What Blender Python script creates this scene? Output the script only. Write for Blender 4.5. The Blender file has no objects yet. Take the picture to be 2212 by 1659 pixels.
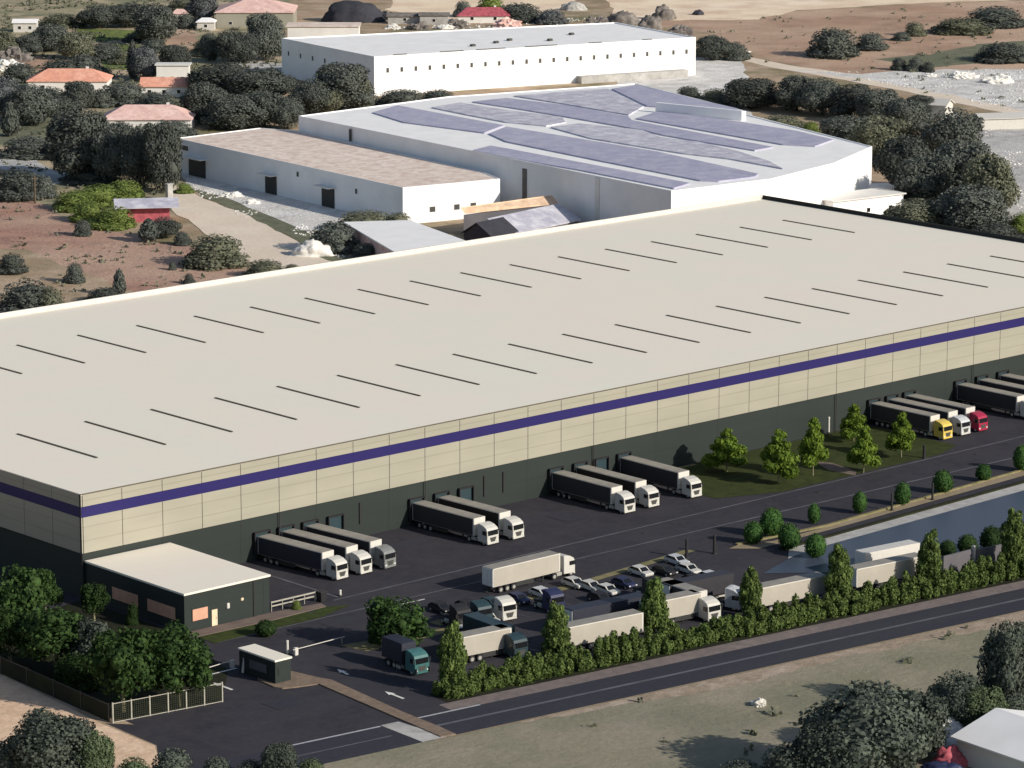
import bpy, bmesh, math, random
import numpy as np
from mathutils import Vector, Matrix, noise as mnoise

SC = bpy.context.scene
COL = SC.collection
PI = math.pi

# ------------------------------------------------------------------ camera
CAM = np.array([-289.75, -416.67, 143.0])
FPX, CX, CY = 13230.0 * 2212 / 3840, 1106.0, 829.5
PITCH = math.atan(2900 / 13230.0)
_a = math.radians(48.0)
_F = np.array([math.cos(_a), math.sin(_a), 0.0]); _R = np.array([math.sin(_a), -math.cos(_a), 0.0]); _U = np.array([0, 0, 1.0])
_fw = _F * math.cos(PITCH) - _U * math.sin(PITCH); _up = _F * math.sin(PITCH) + _U * math.cos(PITCH)
cd = bpy.data.cameras.new("Camera"); cam = bpy.data.objects.new("Camera", cd); COL.objects.link(cam)
cam.location = CAM; cam.rotation_euler = (PI / 2 - PITCH, 0, math.radians(-42.0))
cd.sensor_width = 36.0; cd.lens = 36.0 * 13230 / 3840; cd.clip_start = 5; cd.clip_end = 6000
SC.camera = cam

# ------------------------------------------------------------------ sky, sun, exposure
SUN_EL = math.radians(25.0)
_sx, _sy = 0.285, -0.958
_n = math.hypot(_sx, _sy)
SUN = Vector((_sx / _n * math.cos(SUN_EL), _sy / _n * math.cos(SUN_EL), math.sin(SUN_EL)))
w = bpy.data.worlds.new("World"); SC.world = w; w.use_nodes = True
sky = w.node_tree.nodes.new("ShaderNodeTexSky"); sky.sky_type = 'NISHITA'; sky.sun_disc = False
sky.sun_elevation = SUN_EL; sky.sun_rotation = math.atan2(_sx, _sy)
bg = w.node_tree.nodes["Background"]; bg.inputs[1].default_value = 0.082
w.node_tree.links.new(sky.outputs[0], bg.inputs[0])
ld = bpy.data.lights.new("Sun", 'SUN'); ld.energy = 3.9; ld.angle = math.radians(0.5); ld.color = (1.0, 0.93, 0.82)
lo = bpy.data.objects.new("Sun", ld); COL.objects.link(lo); lo.rotation_euler = SUN.to_track_quat('Z', 'Y').to_euler()
lo.location = (0, 0, 300)
SC.view_settings.view_transform = 'Standard'; SC.view_settings.look = 'None'
SC.view_settings.exposure = 0.27; SC.view_settings.gamma = 1.0

# ------------------------------------------------------------------ helpers
def at(dx, dy, z=0.0):
    """pixel of a 2212-wide copy of the photograph -> the point where that line of sight meets height z"""
    d = _fw * FPX + _R * (dx - CX) - _up * (dy - CY)
    t = (z - CAM[2]) / d[2]
    p = CAM + d * t
    return Vector((p[0], p[1], z))
def ppm(p):
    return FPX / float(np.dot(np.array(p) - CAM, _fw))

class MB:
    def __init__(s): s.v = []; s.f = []; s.m = []
    def add(s, vs, fs, m=0):
        n = len(s.v); s.v += [tuple(v) for v in vs]; s.f += [tuple(i + n for i in f) for f in fs]; s.m += [m] * len(fs); return s
    def box(s, x0, x1, y0, y1, z0, z1, m=0):
        return s.add([(x0, y0, z0), (x1, y0, z0), (x1, y1, z0), (x0, y1, z0), (x0, y0, z1), (x1, y0, z1), (x1, y1, z1), (x0, y1, z1)],
                     [(0, 3, 2, 1), (4, 5, 6, 7), (0, 1, 5, 4), (1, 2, 6, 5), (2, 3, 7, 6), (3, 0, 4, 7)], m)
    def prism(s, poly, z0, z1, m=0):
        a = sum(poly[i][0] * poly[(i + 1) % len(poly)][1] - poly[(i + 1) % len(poly)][0] * poly[i][1] for i in range(len(poly)))
        if a < 0: poly = poly[::-1]
        n = len(poly)
        vs = [(p[0], p[1], z0) for p in poly] + [(p[0], p[1], z1) for p in poly]
        return s.add(vs, [tuple(range(n))[::-1], tuple(range(n, 2 * n))] + [(i, (i + 1) % n, n + (i + 1) % n, n + i) for i in range(n)], m)
    def quad(s, a, b, c, d, m=0): return s.add([a, b, c, d], [(0, 1, 2, 3)], m)
    def tube(s, pts, rs, n=8, m=0, cap=True):
        rings = []
        for i, p in enumerate(pts):
            p = Vector(p); d = (Vector(pts[min(i + 1, len(pts) - 1)]) - Vector(pts[max(i - 1, 0)])).normalized()
            u = d.orthogonal().normalized(); v = d.cross(u)
            r = rs[i] if isinstance(rs, (list, tuple)) else rs
            rings.append([p + (u * math.cos(2 * PI * k / n) + v * math.sin(2 * PI * k / n)) * r for k in range(n)])
        vs = [q for r in rings for q in r]; fs = []
        for i in range(len(pts) - 1):
            for k in range(n): fs.append((i * n + k, i * n + (k + 1) % n, (i + 1) * n + (k + 1) % n, (i + 1) * n + k))
        if cap: fs += [tuple(range(n))[::-1], tuple(range((len(pts) - 1) * n, len(pts) * n))]
        return s.add(vs, fs, m)
    def mesh(s, name, mats, bevel=0, smooth=False):
        me = bpy.data.meshes.new(name); me.from_pydata(s.v, [], s.f)
        for x in (mats if isinstance(mats, (list, tuple)) else [mats]): me.materials.append(x)
        if any(s.m): me.polygons.foreach_set('material_index', s.m)
        bm = bmesh.new(); bm.from_mesh(me)
        bmesh.ops.recalc_face_normals(bm, faces=bm.faces)
        if bevel:
            bmesh.ops.bevel(bm, geom=[e for e in bm.edges if e.is_manifold and e.calc_face_angle(0) > 0.5], offset=bevel, segments=2, affect='EDGES', clamp_overlap=True)
        bm.to_mesh(me); bm.free()
        if smooth: me.polygons.foreach_set('use_smooth', [True] * len(me.polygons))
        return me

def inst(name, me, parent=None, loc=(0, 0, 0), rot=0.0, scale=(1, 1, 1), mats=None):
    o = bpy.data.objects.new(name, me); COL.objects.link(o)
    o.location = loc; o.rotation_euler = (0, 0, rot); o.scale = scale
    if parent: o.parent = parent
    if mats:
        for i, m in mats.items():
            o.material_slots[i].link = 'OBJECT'; o.material_slots[i].material = m
    return o
def build(mb, name, mats, parent=None, bevel=0, smooth=False):
    return inst(name, mb.mesh(name, mats, bevel, smooth), parent)
def tag(o, label, cat, group=None):
    o['label'] = label; o['category'] = cat
    if group: o['group'] = group
    return o
def thing(name, label, cat, loc=(0, 0, 0), rot=0.0, group=None, scale=(1, 1, 1)):
    o = bpy.data.objects.new(name, None); COL.objects.link(o)
    o.location = loc; o.rotation_euler = (0, 0, rot); o.scale = scale; o.empty_display_size = 0.5
    return tag(o, label, cat, group)
def struct(o, kind='structure'):
    o['kind'] = kind; return o

# ------------------------------------------------------------------ materials
def srgb(r, g, b):
    f = lambda c: (c / 255) / 12.92 if c <= 10 else ((c / 255 + 0.055) / 1.055) ** 2.4
    return (f(r), f(g), f(b))
def N(nt, t, **kw):
    n = nt.nodes.new(t)
    for k, v in kw.items(): setattr(n, k, v)
    return n
def mixrgb(nt, fac, a, b, blend='MIX'):
    n = N(nt, 'ShaderNodeMix', data_type='RGBA', blend_type=blend)
    for i, x in ((0, fac), (6, a), (7, b)):
        if hasattr(x, 'is_linked') or isinstance(x, bpy.types.NodeSocket): nt.links.new(x, n.inputs[i])
        elif isinstance(x, (int, float)): n.inputs[i].default_value = x
        else: n.inputs[i].default_value = (*x[:3], 1)
    return n.outputs[2]
def noise(nt, vec, scale, detail=4, rough=0.6):
    n = N(nt, 'ShaderNodeTexNoise'); n.inputs['Scale'].default_value = scale; n.inputs['Detail'].default_value = detail; n.inputs['Roughness'].default_value = rough
    nt.links.new(vec, n.inputs['Vector']); return n.outputs['Fac']
def ramp(nt, fac, lo, hi):
    n = N(nt, 'ShaderNodeMapRange'); nt.links.new(fac, n.inputs[0]); n.inputs[1].default_value = lo; n.inputs[2].default_value = hi; return n.outputs[0]
def mapping(nt, vec, scale, rz=0):
    n = N(nt, 'ShaderNodeMapping'); n.inputs['Scale'].default_value = scale; n.inputs['Rotation'].default_value = (0, 0, rz); nt.links.new(vec, n.inputs[0]); return n.outputs[0]
def base(name, rough=0.8, spec=0.3, metal=0.0):
    m = bpy.data.materials.new(name); m.use_nodes = True; nt = m.node_tree; b = nt.nodes['Principled BSDF']
    b.inputs['Roughness'].default_value = rough; b.inputs['Specular IOR Level'].default_value = spec; b.inputs['Metallic'].default_value = metal
    return m, nt, b
def plain(name, c, rough=0.6, spec=0.4, metal=0.0, var=0.12, scale=1.2):
    """paint, metal or glass: one colour with faint wear"""
    m, nt, b = base(name, rough, spec, metal)
    tc = N(nt, 'ShaderNodeTexCoord').outputs['Object']
    f = noise(nt, tc, scale)
    nt.links.new(mixrgb(nt, ramp(nt, f, 0.3, 0.7), [x * (1 - var) for x in c], [min(1, x * (1 + var)) for x in c]), b.inputs['Base Color'])
    return m
def ground(name, cols, scales, rough=0.95, streak=None, bump=0.0, spec=0.1, fine=0.14):
    """soil, asphalt, concrete: cols[0] broken by cols[1], cols[2]... each at its own noise scale (world metres)"""
    m, nt, b = base(name, rough, spec)
    g = N(nt, 'ShaderNodeNewGeometry').outputs['Position']
    c = cols[0]
    for i, k in enumerate(cols[1:]):
        v = mapping(nt, g, (1, 1, 1)) if not streak or i != 0 else mapping(nt, g, streak[0], streak[1])
        f = noise(nt, v, scales[i], 5, 0.62)
        c = mixrgb(nt, ramp(nt, f, 0.42, 0.66), c, k)
    f = noise(nt, g, 1.1, 4, 0.7)
    fn = N(nt, 'ShaderNodeMapRange'); nt.links.new(f, fn.inputs[0]); fn.inputs[1].default_value = 0.25; fn.inputs[2].default_value = 0.75
    fn.inputs[3].default_value = 1 - fine; fn.inputs[4].default_value = 1 + fine
    nt.links.new(mixrgb(nt, 1.0, c, fn.outputs[0], 'MULTIPLY'), b.inputs['Base Color'])
    if bump:
        bn = N(nt, 'ShaderNodeBump'); bn.inputs['Strength'].default_value = bump; bn.inputs['Distance'].default_value = 0.4
        nt.links.new(noise(nt, g, 0.8, 6, 0.7), bn.inputs['Height']); nt.links.new(bn.outputs[0], b.inputs['Normal'])
    return m
def leaf(name, dark, light, tr=0.2, var=0.25):
    m, nt, b = base(name, 0.75, 0.15)
    isl = N(nt, 'ShaderNodeNewGeometry'); oi = N(nt, 'ShaderNodeObjectInfo')
    tc = N(nt, 'ShaderNodeTexCoord').outputs['Object']
    f1 = N(nt, 'ShaderNodeMath', operation='MULTIPLY'); nt.links.new(isl.outputs['Random Per Island'], f1.inputs[0]); f1.inputs[1].default_value = 0.55
    f2 = N(nt, 'ShaderNodeMath', operation='MULTIPLY_ADD'); nt.links.new(ramp(nt, noise(nt, tc, 6.0, 2), 0.35, 0.65), f2.inputs[0]); f2.inputs[1].default_value = 0.45; nt.links.new(f1.outputs[0], f2.inputs[2])
    c = mixrgb(nt, f2.outputs[0], dark, light)
    hs = N(nt, 'ShaderNodeHueSaturation'); nt.links.new(c, hs.inputs['Color'])
    mr = N(nt, 'ShaderNodeMapRange'); nt.links.new(oi.outputs['Random'], mr.inputs[0]); mr.inputs[3].default_value = 1 - var; mr.inputs[4].default_value = 1 + var
    nt.links.new(mr.outputs[0], hs.inputs['Value'])
    nt.links.new(hs.outputs[0], b.inputs['Base Color'])
    t = N(nt, 'ShaderNodeBsdfTranslucent'); nt.links.new(hs.outputs[0], t.inputs['Color'])
    mx = N(nt, 'ShaderNodeMixShader'); mx.inputs[0].default_value = tr
    out = nt.nodes['Material Output']
    nt.links.new(b.outputs[0], mx.inputs[1]); nt.links.new(t.outputs[0], mx.inputs[2]); nt.links.new(mx.outputs[0], out.inputs['Surface'])
    return m
def panelled(name, c, dark, xstep=None, zlines=(), rough=0.5):
    """sheet cladding with faint horizontal joints at given heights"""
    m, nt, b = base(name, rough, 0.35)
    g = N(nt, 'ShaderNodeNewGeometry').outputs['Position']
    sx = N(nt, 'ShaderNodeSeparateXYZ'); nt.links.new(g, sx.inputs[0])
    f = noise(nt, mapping(nt, g, (0.05, 0.05, 0.3)), 1.0, 3)
    c1 = mixrgb(nt, ramp(nt, f, 0.35, 0.65), [x * 0.94 for x in c], [x * 1.05 for x in c])
    for z in zlines:
        d = N(nt, 'ShaderNodeMath', operation='SUBTRACT'); nt.links.new(sx.outputs['Z'], d.inputs[0]); d.inputs[1].default_value = z
        a = N(nt, 'ShaderNodeMath', operation='ABSOLUTE'); nt.links.new(d.outputs[0], a.inputs[0])
        l = N(nt, 'ShaderNodeMath', operation='LESS_THAN'); nt.links.new(a.outputs[0], l.inputs[0]); l.inputs[1].default_value = 0.082
        q = N(nt, 'ShaderNodeMath', operation='MULTIPLY'); nt.links.new(l.outputs[0], q.inputs[0]); q.inputs[1].default_value = 0.28
        c1 = mixrgb(nt, q.outputs[0], c1, dark)
    if xstep:
        d = N(nt, 'ShaderNodeMath', operation='PINGPONG'); nt.links.new(sx.outputs['X'], d.inputs[0]); d.inputs[1].default_value = xstep / 2
        l = N(nt, 'ShaderNodeMath', operation='LESS_THAN'); nt.links.new(d.outputs[0], l.inputs[0]); l.inputs[1].default_value = 0.05
        c1 = mixrgb(nt, l.outputs[0], c1, dark)
    nt.links.new(c1, b.inputs['Base Color'])
    return m

M = dict(
    roof=ground('white_roof_membrane', [(0.825, 0.765, 0.655), (0.805, 0.775, 0.66), (0.84, 0.76, 0.66)], [0.03, 0.045], 0.7, fine=0.012),
    cream=panelled('cream_cladding', (0.335, 0.318, 0.258), (0.16, 0.145, 0.11), zlines=(14.95, 10.9, 8.8)),
    stripe=plain('blue_stripe', (0.0125, 0.0085, 0.098), 0.5, var=0.06),
    dkwall=panelled('dark_base_cladding', (0.019, 0.0265, 0.0245), (0.010, 0.012, 0.012), xstep=266.8 / 36 * 2, zlines=(3.4,), rough=0.7),
    joint=plain('dark_coping_metal', (0.10, 0.085, 0.06), 0.6),  # dark metal of the coping along the front roof edge
    skylight=plain('bronze_skylight', (0.10, 0.078, 0.05), 0.5),
    white=plain('white_paint', (0.60, 0.575, 0.53), 0.45, var=0.05),
    offwhite=plain('weathered_white', (0.74, 0.72, 0.68), 0.7, var=0.10, scale=0.12),
    whitewall=plain('whitewashed_wall', (0.90, 0.89, 0.885), 0.8, var=0.06, scale=0.15),
    whiteroof=plain('white_coated_roof', (0.86, 0.85, 0.84), 0.8, var=0.05, scale=0.2),
    solar=ground('lavender_grey_roof_sheet', [(0.365, 0.355, 0.475), (0.40, 0.39, 0.51), (0.46, 0.455, 0.545)], [0.09, 0.25], 0.65, streak=((1.0, 0.08, 1), 0.05)),
    greysheet=ground('weathered_grey_roof_sheet', [(0.43, 0.42, 0.50), (0.48, 0.47, 0.54), (0.66, 0.65, 0.70)], [0.10, 0.3], 0.7, streak=((1.0, 0.12, 1), 0.05)),
    tanroof=ground('tan_gravel_roof', [(0.72, 0.60, 0.51), (0.80, 0.70, 0.62), (0.62, 0.48, 0.41)], [0.08, 0.35], 0.95, streak=((0.4, 0.08, 1), 0)),
    orange=ground('orange_roof_tiles', [(0.76, 0.36, 0.25), (0.84, 0.46, 0.34), (0.64, 0.30, 0.22)], [0.15, 0.5]),
    pink=ground('faded_pink_roof_tiles', [(0.74, 0.50, 0.44), (0.82, 0.60, 0.54), (0.64, 0.41, 0.37)], [0.15, 0.5]),
    red=plain('faded_red_sheet', (0.42, 0.095, 0.12), 0.7, var=0.35, scale=1.0),
    maroon=plain('red_cab_paint', (0.34, 0.022, 0.06), 0.35),
    yellow=plain('yellow_cab_paint', (0.62, 0.46, 0.10), 0.35),
    silver=plain('silver_cab_paint', (0.50, 0.51, 0.52), 0.35),
    ash=plain('ash_grey_cab_paint', (0.20, 0.205, 0.20), 0.35),
    teal=plain('teal_cab_paint', (0.05, 0.14, 0.14), 0.35),
    navy=plain('navy_tarpaulin', (0.022, 0.028, 0.075), 0.5),
    petrol=plain('dark_petrol_paint', (0.022, 0.045, 0.055), 0.45),
    curtain=plain('charcoal_curtain_with_shade', (0.034, 0.032, 0.038), 0.5),  # curtain cloth; shade of the left-facing trailer sides put into its colour
    trroof=plain('grey_trailer_roof', (0.285, 0.265, 0.23), 0.6, var=0.18, scale=0.5),
    cabw=plain('white_cab_paint', (0.55, 0.535, 0.49), 0.3, var=0.04),
    grille=plain('dark_grille', (0.06, 0.06, 0.055), 0.5, var=0.4, scale=8),
    box=plain('beige_trailer_panel', (0.40, 0.37, 0.315), 0.5, var=0.08, scale=0.25),
    brownc=plain('brown_curtain_with_shade', (0.030, 0.024, 0.022), 0.5),  # brown curtain variant, same side shade in its colour
    inkc=plain('ink_blue_curtain_with_shade', (0.026, 0.028, 0.044), 0.5),  # ink blue variant, side shade in its colour too
    black=plain('black_rubber', (0.018, 0.018, 0.02), 0.7),
    chassis=plain('chassis_steel', (0.03, 0.03, 0.03), 0.6),
    rim=plain('wheel_rim_metal', (0.45, 0.44, 0.40), 0.4, metal=0.3),
    glass=plain('dark_glass', (0.012, 0.013, 0.015), 0.12, 0.5, var=0.1),
    lamp=plain('clear_lamp_lens', (0.65, 0.65, 0.6), 0.2),
    window=plain('peach_reflection_pane', (0.62, 0.34, 0.235), 0.4, var=0.1),  # orange-lit reflection painted as the pane colour
    doorc=plain('cream_door', (0.72, 0.58, 0.40), 0.5),
    galv=plain('galvanised_steel', (0.42, 0.40, 0.34), 0.5, metal=0.2),
    mesh=plain('dark_mesh_panel', (0.020, 0.024, 0.014), 0.8),
    greywall=plain('grey_precast_wall', (0.115, 0.11, 0.12), 0.8, var=0.12, scale=0.3),
    concrete=ground('concrete', [(0.42, 0.41, 0.39), (0.52, 0.51, 0.49), (0.34, 0.33, 0.31)], [0.1, 0.4]),
    asphalt=ground('yard_asphalt', [(0.046, 0.044, 0.053), (0.058, 0.055, 0.064), (0.037, 0.036, 0.045), (0.052, 0.049, 0.056)], [0.05, 0.12, 0.5], 0.85, streak=((0.12, 1.4, 1), 0.0)),
    road=ground('road_asphalt', [(0.043, 0.043, 0.055), (0.050, 0.049, 0.060)], [0.1], 0.85, streak=((0.2, 1.2, 1), math.radians(6.5))),
    line=plain('worn_grey_line', (0.105, 0.105, 0.12), 0.9, var=0.3, scale=0.3),
    mark=plain('white_road_paint', (0.72, 0.70, 0.66), 0.8, var=0.1),
    greymark=plain('grey_road_paint', (0.40, 0.40, 0.43), 0.8, var=0.15),
    pave=ground('mauve_pavement', [(0.20, 0.165, 0.155), (0.235, 0.195, 0.18), (0.16, 0.135, 0.13)], [0.15, 0.6]),
    verge=ground('bare_earth_verge', [(0.36, 0.28, 0.21), (0.46, 0.38, 0.31), (0.28, 0.225, 0.165)], [0.12, 0.4], bump=0.5),
    brick=ground('tan_block_paving', [(0.22, 0.165, 0.125), (0.26, 0.20, 0.15), (0.18, 0.135, 0.105)], [0.3, 1.0]),
    brown=ground('brown_kerb_paving', [(0.165, 0.125, 0.11), (0.20, 0.155, 0.13)], [0.4]),
    lawn=ground('mown_lawn', [(0.045, 0.062, 0.018), (0.058, 0.075, 0.022), (0.035, 0.045, 0.016)], [0.12, 0.5], bump=0.3),
    dklawn=ground('dark_lawn', [(0.044, 0.056, 0.018), (0.056, 0.070, 0.022), (0.034, 0.042, 0.016)], [0.12, 0.5], bump=0.3),  # slightly darker grass for the warehouse lawn
    olive=ground('dry_verge_grass', [(0.22, 0.195, 0.10), (0.26, 0.22, 0.13), (0.16, 0.15, 0.07)], [0.1, 0.6]),
    bank=ground('brown_bank', [(0.27, 0.215, 0.14), (0.31, 0.25, 0.18)], [0.1]),
    soil=ground('dark_bed_soil', [(0.022, 0.023, 0.016), (0.03, 0.034, 0.016)], [0.2]),
    field=ground('olive_field', [(0.275, 0.245, 0.18), (0.24, 0.225, 0.155), (0.32, 0.28, 0.215), (0.21, 0.205, 0.145)], [0.025, 0.09, 0.05], bump=0.4),
    tan=ground('tan_field', [(0.74, 0.525, 0.36), (0.80, 0.60, 0.435), (0.62, 0.43, 0.295)], [0.06, 0.35], streak=((0.15, 0.9, 1), 0.5), bump=0.4),
    dirt=ground('reddish_dirt', [(0.41, 0.225, 0.168), (0.47, 0.285, 0.215), (0.29, 0.175, 0.145), (0.52, 0.36, 0.27)], [0.03, 0.12, 0.02], streak=((0.3, 1.0, 1), 0.6), bump=0.9, fine=0.2),
    dry=ground('dry_ground', [(0.40, 0.28, 0.19), (0.30, 0.24, 0.15), (0.17, 0.17, 0.09), (0.50, 0.38, 0.28)], [0.02, 0.03, 0.08], bump=0.5),
    meadow=ground('scrubby_meadow', [(0.44, 0.36, 0.25), (0.25, 0.25, 0.14), (0.54, 0.42, 0.30), (0.17, 0.185, 0.115)], [0.025, 0.04, 0.07], bump=0.6),
    hill=ground('brown_hillside', [(0.43, 0.28, 0.195), (0.50, 0.345, 0.25), (0.34, 0.225, 0.16), (0.58, 0.42, 0.31)], [0.015, 0.06, 0.02], streak=((0.3, 1.2, 1), 0.7), bump=0.7, fine=0.2),
    sand=ground('pale_sand', [(0.86, 0.70, 0.51), (0.90, 0.76, 0.60), (0.70, 0.53, 0.39)], [0.02, 0.06], streak=((0.2, 1.4, 1), 0.7)),
    track=ground('pale_track', [(0.72, 0.61, 0.49), (0.78, 0.68, 0.56)], [0.06]),
    pale=ground('pale_rubble_ground', [(0.76, 0.735, 0.70), (0.86, 0.845, 0.82), (0.50, 0.48, 0.46), (0.66, 0.63, 0.59)], [0.04, 0.15, 0.07], bump=0.9, fine=0.25),
    greyg=ground('grey_yard', [(0.52, 0.505, 0.485), (0.64, 0.62, 0.59), (0.36, 0.35, 0.345), (0.58, 0.56, 0.53)], [0.06, 0.2, 0.03], bump=0.7, fine=0.22),
    grass=ground('bright_grass', [(0.16, 0.20, 0.06), (0.22, 0.26, 0.08), (0.10, 0.13, 0.05)], [0.08, 0.4], bump=0.5),
    greygrass=ground('dull_grass', [(0.17, 0.175, 0.115), (0.23, 0.215, 0.15), (0.12, 0.135, 0.09)], [0.06, 0.3], bump=0.5),
    bark=plain('bark', (0.11, 0.085, 0.06), 0.95, var=0.3, scale=3),
    palebark=plain('pale_bark', (0.25, 0.23, 0.13), 0.95, var=0.3, scale=3),
    rock=ground('grey_rock', [(0.20, 0.18, 0.165), (0.28, 0.25, 0.23), (0.13, 0.12, 0.11)], [0.2, 0.6], bump=0.6),
    slate=ground('dark_slate_heap', [(0.045, 0.047, 0.058), (0.06, 0.06, 0.072)], [0.2], bump=0.4),
)
# pond water
_m, _nt, _b = base('pond_water', 0.38, 0.3); _b.inputs['Base Color'].default_value = (0.058, 0.074, 0.106, 1)
_g = N(_nt, 'ShaderNodeNewGeometry').outputs['Position']; _bn = N(_nt, 'ShaderNodeBump'); _bn.inputs['Strength'].default_value = 0.082
_nt.links.new(noise(_nt, _g, 1.5, 3), _bn.inputs['Height']); _nt.links.new(_bn.outputs[0], _b.inputs['Normal']); M['water'] = _m
L = dict(
    far=leaf('far_tree_leaves', (0.074, 0.082, 0.077), (0.128, 0.142, 0.118), 0.1),
    farpale=leaf('far_olive_leaves', (0.115, 0.122, 0.088), (0.20, 0.205, 0.14), 0.15),
    farbright=leaf('far_bright_leaves', (0.085, 0.125, 0.032), (0.24, 0.30, 0.085), 0.2, 0.15),
    fargrey=leaf('far_grey_leaves', (0.075, 0.082, 0.088), (0.145, 0.155, 0.155), 0.1),
    lawn=leaf('lawn_tree_leaves', (0.045, 0.090, 0.012), (0.260, 0.370, 0.055), 0.35, 0.12),
    cg=leaf('garden_tree_leaves', (0.012, 0.030, 0.010), (0.062, 0.112, 0.030), 0.28),
    hedge=leaf('hedge_leaves', (0.012, 0.032, 0.008), (0.215, 0.295, 0.085), 0.3, 0.1),
    topiary=leaf('clipped_leaves', (0.020, 0.056, 0.014), (0.066, 0.140, 0.032), 0.15, 0.15),
    near=leaf('near_scrub_leaves', (0.044, 0.055, 0.048), (0.108, 0.128, 0.098), 0.1, 0.2),
    neargreen=leaf('near_green_leaves', (0.060, 0.085, 0.045), (0.125, 0.160, 0.085), 0.15, 0.15),
)
# ------------------------------------------------------------------ the setting: ground, fields, roads
def outline(pts, jit=0.0, step=6.0, seed=0):
    """ground polygon with its edges broken up by irregular wear"""
    rnd = random.Random(seed); out = []
    n = len(pts)
    for i in range(n):
        a, b = Vector(pts[i][:2]), Vector(pts[(i + 1) % n][:2])
        k = max(1, int((b - a).length / step)) if jit else 1
        for j in range(k):
            p = a.lerp(b, j / k)
            if jit and j: p = p + Vector((rnd.uniform(-jit, jit), rnd.uniform(-jit, jit)))
            out.append((p.x, p.y))
    return out
_lay = [0]
def patch(name, pts, mat, z=None, jit=0.0, px=True, step=6.0):
    if px: pts = [at(*p) for p in pts]
    _lay[0] += 1
    z = 0.004 * _lay[0] if z is None else z
    o = outline(pts, jit, step, _lay[0])
    mb = MB().add([(p[0], p[1], z) for p in o], [tuple(range(len(o)))])
    me = mb.mesh(name, mat)
    if me.polygons[0].normal.z < 0: me.flip_normals()
    return struct(inst(name, me))
struct(build(MB().quad((-2500, -1500, 0), (3500, -1500, 0), (3500, 4500, 0), (-2500, 4500, 0)), 'ground', M['dry']))
patch('meadow', [(-200, -60), (620, -60), (612, 70), (640, 150), (560, 230), (390, 300), (380, 420), (200, 500), (0, 445), (-200, 440)], M['meadow'], jit=2.5)
patch('sandy_field', [(1290, -70), (2400, -70), (2400, -8), (2000, 6), (1720, 22), (1640, 42), (1330, 46)], M['sand'], jit=1.5)
patch('sandy_terrace', [(900, -40), (1240, -40), (1240, 10), (1160, 44), (950, 42), (830, 20)], M['sand'], jit=1.5)
patch('hillside', [(1340, 46), (1640, 42), (1720, 24), (2000, 8), (2400, -6), (2400, 150), (2212, 168), (1940, 158), (1820, 162), (1660, 132), (1520, 70)], M['hill'], jit=2.0)
patch('hillside_grass', [(1890, 128), (2010, 118), (2110, 95), (2212, 88), (2400, 100), (2400, 140), (2230, 130), (2100, 138), (1960, 150)], M['greygrass'], jit=2.0)
patch('dirt_track', [(1560, 118), (1620, 124), (1700, 140), (1860, 162), (1990, 188), (2212, 238), (2400, 270), (2400, 290), (2212, 254), (1980, 203), (1850, 178), (1650, 142)], M['track'], jit=0.8)
patch('rubble_yard', [(1700, 150), (1860, 160), (1960, 150), (2400, 150), (2400, 262), (2212, 240), (2060, 205), (1900, 176)], M['pale'], jit=2.0)
patch('concrete_yard', [(1310, 205), (1340, 165), (1500, 125), (1600, 125), (1622, 190), (1600, 215), (1640, 262), (1450, 260)], M['pale'], jit=0.8)
patch('grey_yard', [(2060, 240), (2110, 268), (2212, 258), (2420, 300), (2420, 480), (2150, 480), (2110, 400), (2120, 330), (2040, 275)], M['greyg'], jit=1.5)
patch('lane', [(470, 140), (560, 132), (612, 138), (612, 160), (560, 165), (500, 150)], M['greyg'], jit=0.6)
patch('grass_patch', [(230, 95), (310, 98), (340, 140), (300, 152), (215, 150)], M['grass'], jit=1.5)
patch('grass_patch', [(170, 62), (400, 68), (395, 82), (170, 90)], M['grass'], jit=1.5)
patch('dry_clearing', [(-80, 128), (100, 120), (170, 132), (110, 152), (-80, 142)], M['hill'], jit=1.5)
patch('dry_clearing', [(330, 45), (420, 52), (430, 110), (400, 128), (350, 85)], M['hill'], jit=1.5)
patch('garden_grass', [(30, 255), (130, 245), (150, 300), (60, 320), (-60, 300)], M['greygrass'], jit=1.5)
patch('gravel_path', [(-120, 328), (60, 330), (120, 372), (200, 378), (168, 388), (112, 400), (60, 372), (-120, 352)], M['greyg'], jit=1.0)
patch('dirt_field', [(-120, 425), (60, 432), (120, 460), (240, 500), (330, 515), (440, 545), (560, 600), (560, 640), (200, 700), (-120, 720)], M['dirt'], jit=2.0)
patch('stony_strip', [(-120, 525), (60, 540), (180, 590), (330, 650), (200, 700), (-120, 720)], M['dry'], jit=2.0)
patch('dirt_track', [(372, 400), (400, 408), (440, 430), (540, 465), (640, 520), (760, 590), (640, 610), (560, 580), (460, 515), (372, 455)], M['track'], jit=0.7)
patch('rubble_verge', [(392, 395), (470, 408), (640, 475), (735, 520), (780, 580), (705, 562), (620, 508), (520, 458), (440, 428)], M['greygrass'], jit=0.9)
patch('concrete_yard', [(380, 330), (470, 345), (640, 425), (780, 470), (880, 480), (880, 500), (650, 498), (520, 440), (400, 400)], M['pale'], jit=0.7)
patch('concrete_yard', [(1700, 400), (1960, 395), (1990, 420), (1900, 470), (1780, 470)], M['whiteroof'], jit=0.7)
patch('side_lane', [(1640, 425), (2450, 560), (2450, 500), (2100, 468), (1900, 440)], M['soil'], jit=0.5)

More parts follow.
